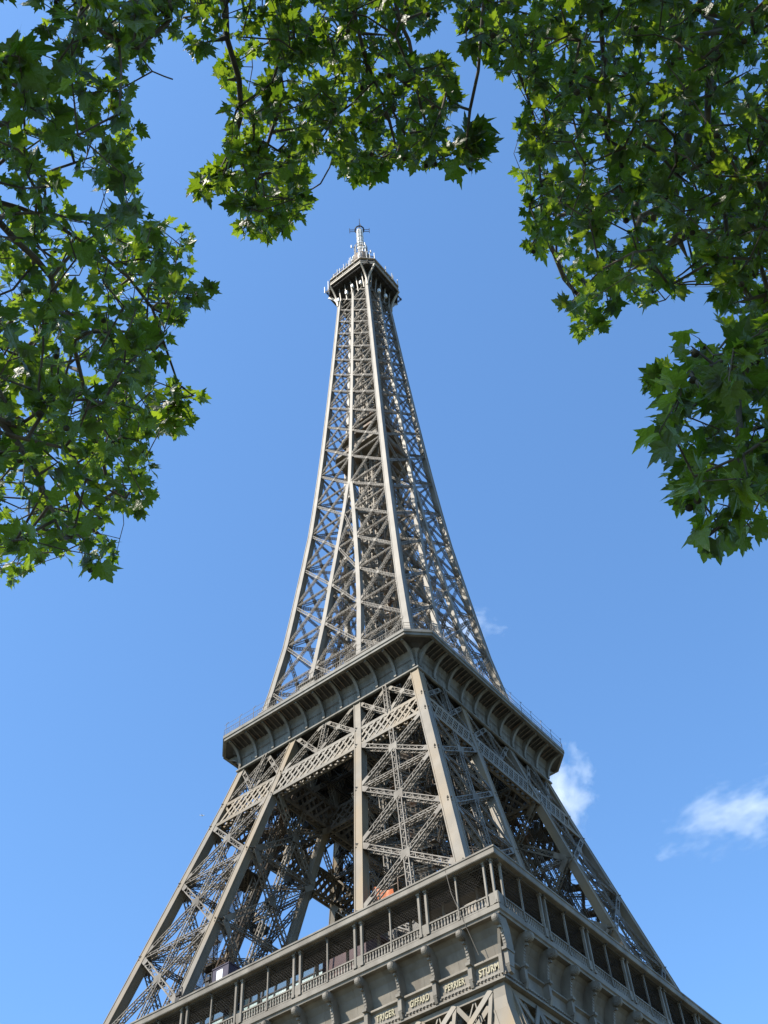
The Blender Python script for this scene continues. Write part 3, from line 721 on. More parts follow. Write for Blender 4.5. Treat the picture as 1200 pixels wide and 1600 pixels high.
    for k in range(4):
        c, sn = (1, 0, -1, 0)[k], (0, 1, 0, -1)[k]; R = lambda x, y, z: (c*x-sn*y, sn*x+c*y, z)
        for i in range(10):
            y = -32.9-.33*i; m.bars(R(-35.8, y, 62.37), R(35.8, y, 62.37), .2, .1, (0, 0, 1))
        for i in range(19): m.bars(R(SC[i], -32.75, 62.3), R(SC[i], -36.2, 62.3), .12, .14, (0, 0, 1))
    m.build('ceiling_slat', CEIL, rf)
    m = MB()                                                    # safety netting of crossed wires
    for k in range(4):
        c, sn = (1, 0, -1, 0)[k], (0, 1, 0, -1)[k]; R = lambda P: np.stack([c*P[:, 0]-sn*P[:, 1], sn*P[:, 0]+c*P[:, 1], P[:, 2]], 1)
        s = np.arange(-35.4, 32.0, .34); one = np.ones_like(s)
        a = np.stack([s, -35.6*one, 58.95*one], 1); b = np.stack([s+3.4, -35.6*one, 62.35*one], 1)
        m.bars(R(a), R(b), .008, .008, (0, 0, 1))
        a = a+(3.4, 0, 0); b = b-(3.4, 0, 0); m.bars(R(a), R(b), .008, .008, (0, 0, 1))
    m.build('netting', DARK, pl)
    # glazed pavilion on the lit side, dark walls on the others
    m = MB(); m.box(-13, 16.5, -30.6, -24, 57.8, 65.2); m.box(-13.4, 17, -31.0, -23.6, 65.2, 65.5)
    pv = m.build('pavilion', REDM, pl)
    m = MB(); m.box(-12.8, 11.0, -31.0, -30.9, 58.0, 65.0); m.build('glazing', GLASS, pv)
    m = MB(); m.box(-12.8, 11.0, -31.06, -31.02, 60.6, 62.9); m.build('pale_panel', PALE, pv)
    m = MB()
    for i in range(14):
        s = -12.9+24*i/13; m.bars((s, -31.08, 57.85), (s+1.0, -31.08, 65.0), .16, .12, (0, -1, 0))
    for z in (58.0, 60.6, 61.8, 62.9, 65.0): m.bars((-12.9, -31.08, z), (11.1, -31.08, z), .14, .13, (0, -1, 0))
    m.build('mullion', DARK, pv)
    m = MB(); m.box(29.0, 31.0, -26, 30, 57.8, 66); m.box(-31, -29, -30, 30, 57.8, 66); m.box(-22, 22, 29, 31, 57.8, 66)
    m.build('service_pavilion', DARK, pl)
    # lattice girdle under the frieze
    m = MB(); z0, z1 = 46.2, 51.1; y = -34.25
    for dy in (0, .9):
        m.bars((-33.4, y+dy, z1), (33.4, y+dy, z1), .5, .3, (0, 1, 0)); m.bars((-35.5, y-1.4+dy, z0), (35.5, y-1.4+dy, z0), .5, .3, (0, 1, 0))
        s = np.linspace(-33.0, 33.0, 18); lo = np.stack([s, 0*s+y-1.4+dy, 0*s+z0], 1); hi = np.stack([s, 0*s+y+dy, 0*s+z1], 1)
        m.bars(lo, hi, .38, .3, (0, 1, 0))
        m.bars(lo[:-1]-(0, .2, 0), hi[1:]-(0, .2, 0), .5, .12, (0, 1, 0)); m.bars(lo[1:]-(0, .06, 0), hi[:-1]-(0, .06, 0), .42, .12, (0, 1, 0))
        mid = (lo[:-1]+hi[1:])/2; m.bars((hi[:-1]+hi[1:])/2+(0, .1, 0), mid+(-1.0, .1, -1), .12, .1, (0, 1, 0)); m.bars((hi[:-1]+hi[1:])/2+(0, .1, 0), mid+(1.0, .1, -1), .12, .1, (0, 1, 0))
    gd = m.build('girdle_truss', COLM, pl); turn(gd)
    m = MB(); m.loft([[(o-w_, -o, z), (o, -o, z), (o, -o+w_, z), (o-w_, -o+w_, z)] for o, z, w_ in ((35.3, 55.8, .3), (34.95, 54.6, .32), (34.8, 53.8, .36), (34.75, 52.0, .4), (34.75, 51.45, .5), (34.45, 51.4, 1.1), (34.5, 50.2, 1.3), (34.75, 48.8, 1.6), (35.3, 46.8, 1.9), (36.2, 44, 2.0))])
    turn(m.build('corner_rib', COLM, pl))
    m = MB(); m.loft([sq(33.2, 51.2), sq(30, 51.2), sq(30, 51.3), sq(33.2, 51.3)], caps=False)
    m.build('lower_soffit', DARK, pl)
    m = MB(); m.tube([(30.9, -36.52, 63.2), (31.2, -36.3, 60.5), (32.0, -35.98, 57.5), (32.7, -35.2, 54.2)], .035, 5); m.build('loose_cable', DUSK, pl)
first_platform()

# things that stand on the first platform
kb = tag(empty('roof_cabin', (-2.0, -31.9, 63.35)), 'dark purple cabin with white panel standing on the first platform gallery roof', 'cabin')
m = MB(); m.box(-1.2, 1.2, -1.1, 1.1, .02, 4.1); m.box(-1.27, 1.27, -1.17, 1.17, 4.1, 4.22); m.build('body', PURP, kb)
m = MB(); m.box(-.55, .35, -1.135, -1.1, .5, 3.75); pn = m.build('white_panel', WHITE, kb)
m = MB(); m.box(.0, .07, -1.15, -1.136, 2.0, 2.6); m.box(.0, .25, -1.15, -1.136, 2.6, 2.67); m.box(.18, .25, -1.15, -1.136, 2.0, 2.6); m.box(.07, .18, -1.15, -1.136, 2.28, 2.34); m.build('panel_mark', DARK, pn)
for x in (-4.6, -.2):
    ob = tag(empty('floodlight_rack', (x, -36.35, 63.3)), 'small black floodlight rack on roof edge just left of the purple cabin' if x < 0 else 'small black floodlight rack on roof edge in front of the white panel', 'floodlight', 'floodlight racks on the gallery roof edge')
    m = MB()
    for dx in (-.4, .4): m.bars((dx, 0, -.6), (dx, 0, 1.3), .1, .1, (0, 1, 0))
    for z in (-.4, .2, .8, 1.25): m.bars((-.45, 0, z), (.45, 0, z), .08, .08, (0, 0, 1))
    m.build('frame', DARK, ob)
    m = MB()
    for z in (.0, .6): m.box(-.3, .3, -.25, .1, z-.2, z+.2)
    m.build('lamp_box', DARK, ob)
os_ = tag(empty('scaffold_sheet', (14.4, -25.2, 69.7)), 'orange sheeting wrapped round scaffolding low inside the near pier', 'sheeting')
m = MB(); P = []
for i in range(9):
    for j in range(7):
        u, v = i/8, j/6; P.append((3.0*u-.9, .25*math.sin(7*u+3*v), 4.5*v-1.5*u*v+.12*math.sin(9*u)))
m.add(P, [(i*7+j, (i+1)*7+j, (i+1)*7+j+1, i*7+j+1) for i in range(8) for j in range(6)])
m.add(np.array(P)+(0, .06, 0), [(i*7+j, i*7+j+1, (i+1)*7+j+1, (i+1)*7+j) for i in range(8) for j in range(6)])
m.build('orange_sheet', ORNG, os_)
m = MB()
for x in (-1.2, .6, 2.4): m.bars((x, .5, -.2), (x, .5, 5.5), .09, .09, (1, 0, 0))
for z in (0, 2, 4): m.bars((-1.3, .5, z), (2.5, .5, z), .09, .09, (0, 0, 1))
m.build('scaffold_frame', DUSK, os_)

# ------------------------------------------------------------------ ground
m = MB(); n = 40; S = 9000
m.add([(-S, -S, 0), (S, -S, 0), (S, S, 0), (-S, S, 0)], [(0, 1, 2, 3)])
tag(m.build('ground', GRND), kind='structure')
# ------------------------------------------------------------------ plane trees
LEAF, t, p = nodes('plane_leaf')
geo = t.nodes.new('ShaderNodeNewGeometry'); rp = t.nodes.new('ShaderNodeValToRGB')
e = rp.color_ramp.elements; e[0].color = (.011, .018, .006, 1); e[1].color = (.021, .031, .009, 1)
e2 = rp.color_ramp.elements.new(.5); e2.color = (.014, .023, .007, 1)
t.links.new(geo.outputs['Random Per Island'], rp.inputs[0]); t.links.new(rp.outputs[0], p.inputs['Base Color'])
p.inputs['Roughness'].default_value = .42; p.inputs['Specular IOR Level'].default_value = .5
tcl = t.nodes.new('ShaderNodeTexCoord'); nl = t.nodes.new('ShaderNodeTexNoise'); nl.inputs['Scale'].default_value = 45; nl.inputs['Detail'].default_value = 4
t.links.new(tcl.outputs['Object'], nl.inputs['Vector']); bp = t.nodes.new('ShaderNodeBump'); bp.inputs['Strength'].default_value = .45; bp.inputs['Distance'].default_value = .02
t.links.new(nl.outputs['Fac'], bp.inputs['Height']); t.links.new(bp.outputs[0], p.inputs['Normal'])
tr = t.nodes.new('ShaderNodeBsdfTranslucent'); t.links.new(bp.outputs[0], tr.inputs['Normal']); rt = t.nodes.new('ShaderNodeValToRGB')
rt.color_ramp.elements[0].color = (.16, .33, .010, 1); rt.color_ramp.elements[1].color = (.55, .78, .035, 1)
t.links.new(geo.outputs['Random Per Island'], rt.inputs[0]); t.links.new(rt.outputs[0], tr.inputs['Color'])
mxs = t.nodes.new('ShaderNodeMixShader'); mxs.inputs[0].default_value = .27
t.links.new(p.outputs[0], mxs.inputs[1]); t.links.new(tr.outputs[0], mxs.inputs[2])
t.links.new(mxs.outputs[0], t.nodes['Material Output'].inputs['Surface'])

HALF = [(.05, .02), (.18, -.08), (.42, -.10), (.37, .04), (.40, .12), (.37, .20), (.50, .26), (.54, .36), (.76, .58), (.50, .50), (.46, .61), (.30, .50), (.28, .60), (.32, .72), (.17, .74), (.13, .86)]
OUTL = np.array([(0, .05)]+HALF+[(0, 1.06)]+[(-x, y) for x, y in reversed(HALF)])
LV0 = np.vstack([[(0, .30)], OUTL]); LT = np.array([(0, i, i % (len(OUTL))+1) for i in range(1, len(OUTL)+1)])
def leaf_mesh(name, base, ydir, nrm, size, rng, parent):
    """leaves as one mesh: base points, tip directions, normals, sizes"""
    N = len(base); M = len(LV0)
    y = ydir/np.linalg.norm(ydir, axis=1, keepdims=True); x = np.cross(y, nrm); x /= np.linalg.norm(x, axis=1, keepdims=True); n = np.cross(x, y)
    fold = rng.normal(.15, .30, N)[:, None]; curl = rng.normal(-.3, .4, N)[:, None]; asp = rng.uniform(.85, 1.1, N)[:, None]; skew = rng.normal(0, .12, N)[:, None]
    X = LV0[:, 0][None]*asp+skew*LV0[:, 1][None]**2; Y = np.broadcast_to(LV0[:, 1][None], (N, M)); Z = fold*np.abs(X)+curl*(Y-.1)**2
    jit = rng.normal(0, .02, (N, M)); X = X+jit
    V = base[:, None]+size[:, None, None]*(X[..., None]*x[:, None]+Y[..., None]*y[:, None]+Z[..., None]*n[:, None])
    F = (LT[None]+(np.arange(N)*M)[:, None, None]).reshape(-1, 3)
    me = bpy.data.meshes.new(name); me.vertices.add(N*M); me.vertices.foreach_set('co', V.ravel())
    me.loops.add(F.size); me.loops.foreach_set('vertex_index', F.ravel()); me.polygons.add(len(F))
    me.polygons.foreach_set('loop_start', np.arange(len(F))*3); me.polygons.foreach_set('loop_total', np.full(len(F), 3))
    me.polygons.foreach_set('use_smooth', np.zeros(len(F), bool)); me.update(calc_edges=True); me.materials.append(LEAF)
    o = bpy.data.objects.new(name, me); COL.objects.link(o); o.parent = parent; return o
def frustums(m, A, B, ra, rb, k=6):
    a = B-A; L = np.linalg.norm(a, axis=1, keepdims=True); a = a/np.maximum(L, 1e-9)
    h = np.where(np.abs(a[:, 2:3]) < .9, [[.2, .1, 1.0]], [[1.0, .2, 0]]); u = np.cross(a, h); u /= np.linalg.norm(u, axis=1, keepdims=True); v = np.cross(a, u)
    th = np.arange(k)*2*math.pi/k; dirs = u[:, None]*np.cos(th)[None, :, None]+v[:, None]*np.sin(th)[None, :, None]
    V = np.concatenate([A[:, None]+dirs*ra[:, None, None], B[:, None]+dirs*rb[:, None, None]], 1)
    for i in range(len(A)):
        o = m.n+2*k*i; m.f += [(o+j, o+(j+1) % k, o+k+(j+1) % k, o+k+j) for j in range(k)]
    m.v.append(V.reshape(-1, 3)); m.n += 2*k*len(A)
def inside(P, poly):
    x, y = P[:, 0], P[:, 1]; c = np.zeros(len(P), bool); q = np.array(poly, float); j = len(q)-1
    for i in range(len(q)):
        hit = ((q[i, 1] > y) != (q[j, 1] > y)) & (x < (q[j, 0]-q[i, 0])*(y-q[i, 1])/(q[j, 1]-q[i, 1]+1e-12)+q[i, 0]); c ^= hit; j = i
    return c
def clumps(rng, poly, n, d0, d1, size, holes=()):
    """n shoot tips spread through a stretch of crown: its outline, its near and far limit"""
    q = np.array(poly, float); out = []
    while len(out) < n:
        P = rng.uniform(q.min(0), q.max(0), (600, 2)); P = P[inside(P, poly)]
        for hx, hy, hr in holes: P = P[(P[:, 0]-hx)**2+(P[:, 1]-hy)**2 > hr*hr]
        for a, b in P:
            out.append((*at(a, b, rng.uniform(d0, d1)), size))
    return out[:n]
RH = np.array([.784, .620, 0]); FH = np.array([-.620, .784, 0])
def plane_tree(label, base, fork_z, r_trunk, boughs, tips, seed, group=None, nleaf=(4, 7), balls=10):
    rng = np.random.default_rng(seed)
    tree = tag(empty('plane_tree', tuple(base)), label, 'tree', group); off = np.array(base)
    fork = off+(0, 0, fork_z)
    pos, par, bid = [], [], []
    for k, line in enumerate(boughs):
        pts = np.array([fork+(0, 0, rng.uniform(-.6, .6))]+[at(*q) for q in line]); prev = -1
        # smooth Catmull-Rom path with a little wander
        ext = np.vstack([2*pts[0]-pts[1], pts, 2*pts[-1]-pts[-2]])
        for i in range(1, len(ext)-2):
            n_ = max(2, int(np.linalg.norm(ext[i+1]-ext[i])/.22))
            for u in np.arange(n_)/n_:
                a, b, c, d = ext[i-1:i+3]
                q = .5*((2*b)+(c-a)*u+(2*a-5*b+4*c-d)*u*u+(3*b-a-3*c+d)*u**3)
                pos.append(q+rng.normal(0, .012, 3)); par.append(prev); bid.append(k); prev = len(pos)-1
        pos.append(pts[-1]); par.append(prev); bid.append(k)
    nb = len(pos)
    pos = np.array(pos); tips = np.array(tips)
    best = np.full(len(tips), 1e9)
    for i in range(0, nb, 60): best = np.minimum(best, np.linalg.norm(tips[:, None, :3]-pos[None, i:i+60], axis=2).min(1))
    order = np.argsort(best)
    cap = 90000; PP = np.zeros((cap, 3)); PP[:nb] = pos; n = nb; shoots = []
    for ti in order:
        t_ = tips[ti, :3]
        D = np.linalg.norm(PP[:n]-t_, axis=1); j = int(D.argmin()); dist = D[j]
        k_ = max(1, int(dist/.16)); side = rng.normal(0, .09, 3)*dist; a = PP[j].copy(); prev = j
        for s in range(1, k_+1):
            u = s/k_; PP[n] = a+(t_-a)*u+side*math.sin(math.pi*u)+rng.normal(0, .008, 3)*(u < 1); par.append(prev); bid.append(bid[j]); prev = n; n += 1
        shoots.append((prev, tips[ti, 3]))
    P = PP[:n]; par = np.array(par); bid = np.array(bid)
    wgt = np.zeros(n)
    for i, s in shoots: wgt[i] += 1
    for i in range(n-1, -1, -1):
        if par[i] >= 0 and i >= nb: wgt[par[i]] += wgt[i]
    for i in range(nb-1, -1, -1):
        if par[i] >= 0: wgt[par[i]] += wgt[i]
    rad_ = .0023*np.maximum(wgt, 1)**.46; rad_[:nb] = np.maximum(rad_[:nb], .0045)
    # trunk with flared foot
    m = MB(); m.tube([off+(0, 0, -.1), off+(.02, 0, .5), off+(.05, .03, fork_z*.5), fork+(0, 0, .2), fork+(.1, .1, .9)], [r_trunk*1.5, r_trunk*1.1, r_trunk, r_trunk*.85, r_trunk*.5], 12)
    tk = m.build('trunk', BARK, None, smooth=True); tk.parent = tree; tk.location = -off
    SB, SY, SN, SS, SK = [], [], [], [], []
    PA, PBt, PK = [], [], []
    for i, s in shoots:
        d = P[i]-P[par[i]]; d = d/max(np.linalg.norm(d), 1e-6); nl = rng.integers(*nleaf)
        for q in range(nl):
            b0 = P[i]-d*s*.22*q*rng.uniform(.6, 1.2)
            out = rng.normal(0, 1, 3); out -= d*np.dot(out, d); out /= np.linalg.norm(out)
            yd = out*.9+d*.6+np.array([0, 0, -.45]); yd /= np.linalg.norm(yd)
            pet = s*rng.uniform(.2, .45); b1 = b0+yd*pet
            nn = np.array([0, 0, 1.0])+rng.normal(0, .55, 3)
            sz = s*rng.choice([.4, .6, .75, .9, 1.0, 1.15])*rng.uniform(.85, 1.1)
            SB.append(b1); SY.append(yd+rng.normal(0, .2, 3)); SN.append(nn); SS.append(sz); SK.append(bid[i]); PA.append(b0); PBt.append(b1)
    SB, SY, SN, SS, SK, PA, PBt = map(np.array, (SB, SY, SN, SS, SK, PA, PBt))
    for k in range(len(boughs)):
        sel = np.where((bid == k) & (par >= 0))[0]; m = MB()
        ra = np.minimum(rad_[par[sel]], np.where(bid[par[sel]] == k, 1e9, .0)+rad_[sel]*1.6)
        frustums(m, P[par[sel]], P[sel], ra, rad_[sel])
        ls = np.where(SK == k)[0]
        if len(ls): frustums(m, PA[ls], PBt[ls], np.full(len(ls), .0018), np.full(len(ls), .0014), 4)
        lb = m.build('limb', BARK, None, smooth=True); lb.parent = tree; lb.location = -off
        if len(ls): leaf_mesh('foliage', SB[ls], SY[ls], SN[ls], SS[ls], rng, lb)
        ends = [i for i, s in shoots if bid[i] == k]
        for i in (rng.choice(ends, min(balls, len(ends)), replace=False) if ends else []):
            m = MB(); c = P[i]-(0, 0, rng.uniform(.06, .12)); r = rng.uniform(.014, .02)
            m.loft([[tuple(c+np.array([r*math.sin(a)*math.cos(b*math.pi/4), r*math.sin(a)*math.sin(b*math.pi/4), r*math.cos(a)])) for b in range(8)] for a in (.2, .7, 1.2, 1.57, 1.95, 2.45, 2.95)])
            m.tube([P[i], c], .0015, 4); m.build('seed_ball', SEED, lb)
    print(label, 'leaves', len(SB), 'nodes', n)
    return tree

G0 = np.array([CAM[0], CAM[1], 0])
rg = np.random.default_rng(3)
L_poly = [(-90, -60), (60, -60), (75, 15), (48, 60), (100, 90), (60, 60), (75, 0), (120, -60), (265, -60), (262, 30), (255, 55), (225, 80), (205, 130), (190, 165), (218, 195), (200, 235), (222, 290), (200, 335), (292, 356), (310, 380), (312, 420), (334, 464), (290, 482), (255, 530), (250, 600), (240, 640), (232, 700), (238, 745), (245, 795), (205, 785), (180, 835), (188, 880), (115, 875), (60, 885), (20, 918), (-90, 970)]
L_tips = clumps(rg, L_poly, 265, 4.6, 6.6, .094, [(110, 300, 26), (32, 250, 10), (20, 125, 22), (20, 30, 45)]) + clumps(rg, L_poly, 285, 7, 9.0, .089, [(110, 300, 24), (20, 30, 50), (20, 470, 14)])
L_tips += clumps(rg, L_poly, 90, 10, 11.5, .118, [(110, 300, 26), (20, 30, 50)])+clumps(rg, [(-20, 330), (200, 335), (300, 372), (318, 462), (255, 530), (245, 640), (235, 780), (170, 860), (0, 890)], 150, 10, 11.5, .118)
L_tips += clumps(rg, [(225, -40), (275, -40), (270, 40), (245, 60), (228, 20)], 12, 5.6, 6.4, .10)+clumps(rg, [(200, 60), (215, 60), (240, 105), (225, 125)], 3, 6, 6.3, .06)
L_tips += clumps(rg, [(270, 590), (305, 600), (308, 625), (290, 665), (245, 690), (240, 640)], 12, 8.2, 9, .14) + clumps(rg, [(0, 75), (35, 90), (20, 105), (0, 108)], 3, 5, 5.4, .15)
L_tips += clumps(rg, [(-800, -500), (-90, -500), (-90, 100), (-700, 100)], 300, 5, 7.5, .15)+clumps(rg, [(-450, -380), (-60, -380), (-60, -20), (-450, -20)], 330, 6.5, 9.5, .15)+clumps(rg, [(-600, 100), (-90, 100), (-90, 1000), (-400, 1000)], 40, 5, 7, .14)  # unseen crown parts; the dense upper ones added to shade visible leaves
plane_tree('leafy plane tree whose boughs hang in along the left edge', G0-RH*5.6+FH*1.6, 4.6, .26,
           [[(-250, 250, 5.8), (-60, 300, 6), (30, 380, 6.2), (75, 430, 6.4), (105, 520, 6.6), (140, 640, 6.8), (165, 740, 7)],
            [(-320, 0, 6), (-60, 200, 6), (50, 150, 6), (110, 70, 6.1), (190, 25, 6.2)],
            [(-200, -300, 6.2), (120, -160, 6.1), (238, -60, 6.1), (225, 10, 6.1), (208, 75, 6.1), (238, 112, 6.1), (270, 124, 6.1)],
            [(-350, 720, 5.4), (-70, 640, 5.6), (30, 700, 5.6), (80, 790, 5.5), (110, 845, 5.4)],
            [(-300, 260, 8), (-80, 300, 8.2), (70, 340, 8.5), (160, 400, 8.7), (235, 480, 8.8), (275, 590, 8.8)],
            [(-400, 420, 8), (-60, 480, 8.6), (40, 560, 9), (60, 700, 9.2), (70, 830, 9.2)]], L_tips, 21)
T_poly = [(275, -60), (300, -20), (295, 20), (330, 60), (350, 75), (345, 115), (372, 165), (355, 205), (350, 245), (340, 268), (355, 300), (372, 335), (385, 366), (420, 366), (470, 346), (470, 305), (470, 285), (462, 262), (505, 235), (545, 270), (580, 275), (598, 245), (640, 250), (670, 268), (695, 250), (700, 200), (715, 140), (690, 95), (650, 100), (640, 60), (600, 40), (650, 30), (655, -60)]
th_ = [(580, 45, 20), (678, 40, 28), (520, 40, 12), (420, 285, 10)]
T_tips = clumps(rg, T_poly, 175, 6.8, 8.0, .098, th_)+clumps(rg, T_poly, 180, 8.1, 9.4, .088, th_)
T_tips += clumps(rg, T_poly, 150, 10.6, 12, .118, th_)
T_tips += clumps(rg, [(274, -40), (300, -40), (296, 30), (278, 62)], 6, 7.6, 8.4, .095)+clumps(rg, [(655, -40), (702, -40), (692, 40), (662, 62)], 8, 7.8, 8.8, .095)
T_tips += clumps(rg, [(350, 255), (478, 260), (476, 345), (420, 368), (380, 366)], 26, 8.2, 8.9, .105)+clumps(rg, [(500, 230), (590, 230), (580, 280), (545, 280)], 14, 8.3, 8.9, .105)
T_tips += clumps(rg, [(300, 290), (345, 262), (352, 280), (320, 305)], 8, 8.2, 8.5, .11)+clumps(rg, [(738, 160), (750, 215), (742, 262), (712, 262), (722, 200)], 7, 7.4, 7.9, .14)+clumps(rg, [(300, 50), (325, 55), (322, 75), (302, 72)], 4, 7.5, 8, .12)
T_tips += clumps(rg, [(0, -420), (450, -420), (450, -80), (0, -80)], 260, 5.6, 7.0, .15)  # unseen patch added to keep sun off the nearest right-hand bough
T_tips += clumps(rg, [(150, -900), (900, -900), (900, -60), (250, -60)], 1300, 8.5, 12.5, .18)+clumps(rg, [(-300, -500), (600, -500), (600, -60), (-100, -60)], 160, 6, 8.5, .13)  # unseen overhead canopy, made dense to block sun from the right tree
plane_tree('leafy plane tree whose drooping sprays hang at the top above the spire', G0-RH*1.6-FH*3.4, 5.2, .24,
           [[(450, -620, 7.6), (430, -160, 8), (428, 40, 8.2), (440, 150, 8.3), (405, 260, 8.4), (388, 330, 8.5)],
            [(570, -560, 7.6), (535, -110, 8), (560, 50, 8.2), (595, 140, 8.3), (620, 235, 8.4)],
            [(660, -500, 7.4), (612, -40, 7.7), (640, 60, 7.8), (655, 160, 7.9), (685, 245, 8)],
            [(330, -560, 7.6), (338, -120, 7.9), (358, 60, 8), (382, 180, 8.1), (345, 268, 8.3)],
            [(780, -500, 7.2), (760, -60, 7.5), (748, 110, 7.6), (728, 230, 7.7)]], T_tips, 22)
R_poly = [(672, -60), (700, 10), (715, 55), (755, 95), (782, 140), (808, 160), (815, 200), (805, 280), (828, 305), (815, 345), (822, 408), (850, 385), (878, 418), (872, 462), (905, 495), (900, 520), (932, 528), (950, 485), (1000, 470), (1050, 455), (1090, 435), (1125, 455), (1125, 490), (1290, 500), (1290, -60)]
rh_ = [(925, 235, 22), (1145, 110, 16), (1145, 300, 14), (1080, 335, 12), (1100, 255, 10), (735, 150, 10)]
R_tips = clumps(rg, R_poly, 490, 6.0, 8.2, .098, rh_)+clumps(rg, R_poly, 550, 8.4, 12, .094, rh_)
Q_poly = [(1120, 500), (1065, 530), (1030, 555), (1015, 600), (1052, 620), (1065, 645), (1022, 680), (1055, 715), (1055, 768), (1095, 775), (1100, 832), (1132, 856), (1178, 846), (1190, 780), (1300, 780), (1300, 480)]
R_tips += clumps(rg, R_poly, 170, 13, 14.5, .125, rh_)+clumps(rg, [(860, 430), (960, 440), (950, 490), (930, 528), (890, 520)], 14, 12.6, 13.2, .12)
R_tips += clumps(rg, Q_poly, 80, 4.0, 5.0, .103)+clumps(rg, Q_poly, 48, 5.2, 6.5, .10, [(1150, 690, 14), (1110, 660, 10)])
R_tips += clumps(rg, [(900, -900), (1900, -900), (1900, 900), (1290, 900), (1290, -60), (900, -60)], 900, 5, 11, .15)  # unseen side of the crown, thickened to shade the leaves in view
plane_tree('dense dark plane tree whose boughs fill the upper right corner', G0+RH*6.2+FH*2.2, 4.4, .28,
           [[(1050, -420, 7.6), (942, -50, 8), (945, 100, 8.2), (957, 250, 8.4), (985, 320, 8.6), (1000, 400, 8.7)],
            [(1350, -60, 7), (1140, 50, 7.4), (1108, 200, 7.6), (1130, 330, 7.8), (1140, 450, 7.8)],
            [(1450, 420, 5.2), (1250, 470, 5), (1165, 570, 4.8), (1148, 680, 4.7), (1138, 800, 4.6)],
            [(1480, 440, 5.2), (1260, 500, 5), (1150, 545, 4.8), (1085, 580, 4.7), (1050, 610, 4.7)],
            [(1000, -520, 7.8), (850, -80, 8), (800, 60, 8.2), (840, 200, 8.3), (845, 340, 8.4), (905, 480, 8.5)],
            [(1300, -250, 8.6), (1060, -40, 9.2), (1080, 190, 9.6), (1050, 330, 9.8), (1090, 440, 9.8)],
            [(1500, 150, 6.6), (1260, 200, 7), (1190, 300, 7), (1180, 430, 7)]], R_tips, 23)
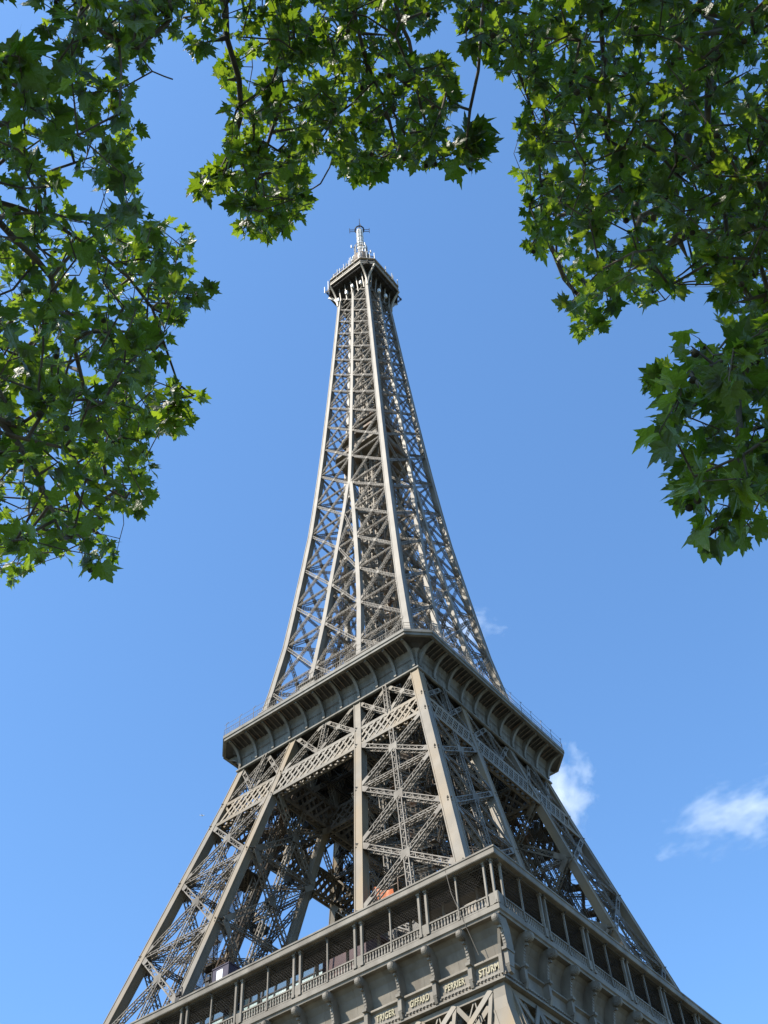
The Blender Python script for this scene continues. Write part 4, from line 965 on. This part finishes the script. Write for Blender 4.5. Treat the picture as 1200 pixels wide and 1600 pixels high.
# ------------------------------------------------------------------ clouds and a far aeroplane
def cloud(label, px, py, dist, rx, ry, rz, seed, dens, lift, tilt=0, scale=1.6):
    c = at(px, py, dist)
    bpy_m = bpy.data.meshes.new('cloud'); import bmesh
    bm = bmesh.new(); bmesh.ops.create_icosphere(bm, subdivisions=3, radius=1.0); bm.to_mesh(bpy_m); bm.free()
    o = bpy.data.objects.new('cloud', bpy_m); COL.objects.link(o)
    o.matrix_world = Matrix.Translation(c) @ Matrix(((RT[0], FW[0], UP[0]), (RT[1], FW[1], UP[1]), (RT[2], FW[2], UP[2]))).to_4x4() @ Matrix.Rotation(tilt, 4, 'Y') @ Matrix.Diagonal((rx, ry, rz, 1))
    m = bpy.data.materials.new('cloud_vapour'); m.use_nodes = True; t = m.node_tree; t.nodes.clear(); N = t.nodes.new; K = t.links.new
    tc = N('ShaderNodeTexCoord'); ln = N('ShaderNodeVectorMath'); ln.operation = 'LENGTH'; K(tc.outputs['Object'], ln.inputs[0])
    nz = N('ShaderNodeTexNoise'); nz.noise_dimensions = '4D'; nz.inputs['W'].default_value = seed; nz.inputs['Scale'].default_value = scale; nz.inputs['Detail'].default_value = 7; nz.inputs['Roughness'].default_value = .62; nz.inputs['Distortion'].default_value = .12
    K(tc.outputs['Object'], nz.inputs['Vector'])
    a = N('ShaderNodeMath'); a.operation = 'MULTIPLY_ADD'; K(ln.outputs['Value'], a.inputs[0]); a.inputs[1].default_value = -.62; a.inputs[2].default_value = lift
    b = N('ShaderNodeMath'); b.operation = 'MULTIPLY_ADD'; K(nz.outputs['Fac'], b.inputs[0]); b.inputs[1].default_value = 2.2; K(a.outputs[0], b.inputs[2])
    cl = N('ShaderNodeMath'); cl.operation = 'MULTIPLY'; cl.use_clamp = True; K(b.outputs[0], cl.inputs[0]); cl.inputs[1].default_value = 1.3
    d = N('ShaderNodeMath'); d.operation = 'MULTIPLY'; K(cl.outputs[0], d.inputs[0]); d.inputs[1].default_value = dens
    pv = N('ShaderNodeVolumePrincipled'); pv.inputs['Color'].default_value = (.99, .99, .99, 1); pv.inputs['Anisotropy'].default_value = .2
    K(d.outputs[0], pv.inputs['Density']); ou = N('ShaderNodeOutputMaterial'); K(pv.outputs[0], ou.inputs['Volume'])
    bpy_m.materials.append(m)
    return tag(o, label, 'cloud')
cloud('bright white cloud just right of the second platform corner', 876, 1240, 2500, 115, 90, 132, 2.3, .036, -.72, scale=2.3)
cloud('thin wispy white cloud low at the right edge', 1140, 1272, 2600, 215, 95, 100, 3.7, .024, -.74, tilt=rad(-24), scale=2.5)
cloud('faint small cloud puff beside the upper shaft above the second platform', 725, 985, 2700, 110, 70, 70, 9.4, .022, -.72)
ap = tag(empty('airplane', tuple(at(316, 1274, 7600))), 'tiny white aeroplane high in the blue sky left of the tower', 'aeroplane')
nose = Vector(RT+.05*UP).normalized(); wing = Vector((0, 0, 1)).cross(nose).normalized(); upv = nose.cross(wing)
ap.matrix_world = Matrix.Translation(at(316, 1274, 7600)) @ Matrix((nose, wing, upv)).transposed().to_4x4()
m = MB(); m.loft([[(x, r*math.cos(k*math.pi/5), r*math.sin(k*math.pi/5)+h) for k in range(10)] for x, r, h in ((18, .3, 0), (16.5, 1.3, 0), (13, 2, 0), (-8, 2, 0), (-15, 1.1, .6), (-18.5, .3, 1))])
m.build('fuselage', WHITE, ap)
for s in (1, -1):
    m = MB(); m.extrude([(4, 1.5*s, -.6), (-1.5, 1.5*s, -.6), (-6, 17*s, .6), (-4, 17*s, .6)], (0, 0, .35)); m.build('wing', WHITE, ap)
    m = MB(); m.extrude([(-14, 1*s, 1), (-17, 1*s, 1), (-18.5, 6*s, 1.3), (-17.3, 6*s, 1.3)], (0, 0, .2)); m.build('tailplane', WHITE, ap)
    m = MB(); m.loft([[(x, 5.5*s+r*math.cos(k), -1.6+r*math.sin(k)) for k in np.linspace(0, 5.6, 9)] for x, r in ((4, .9), (2, 1.1), (0, .7))]); m.build('engine', WHITE, ap)
m = MB(); m.extrude([(-12.5, -.15, 1.6), (-17, -.15, 1.6), (-18.8, -.15, 7), (-16.6, -.15, 7)], (0, .3, 0)); m.build('tail_fin', WHITE, ap)
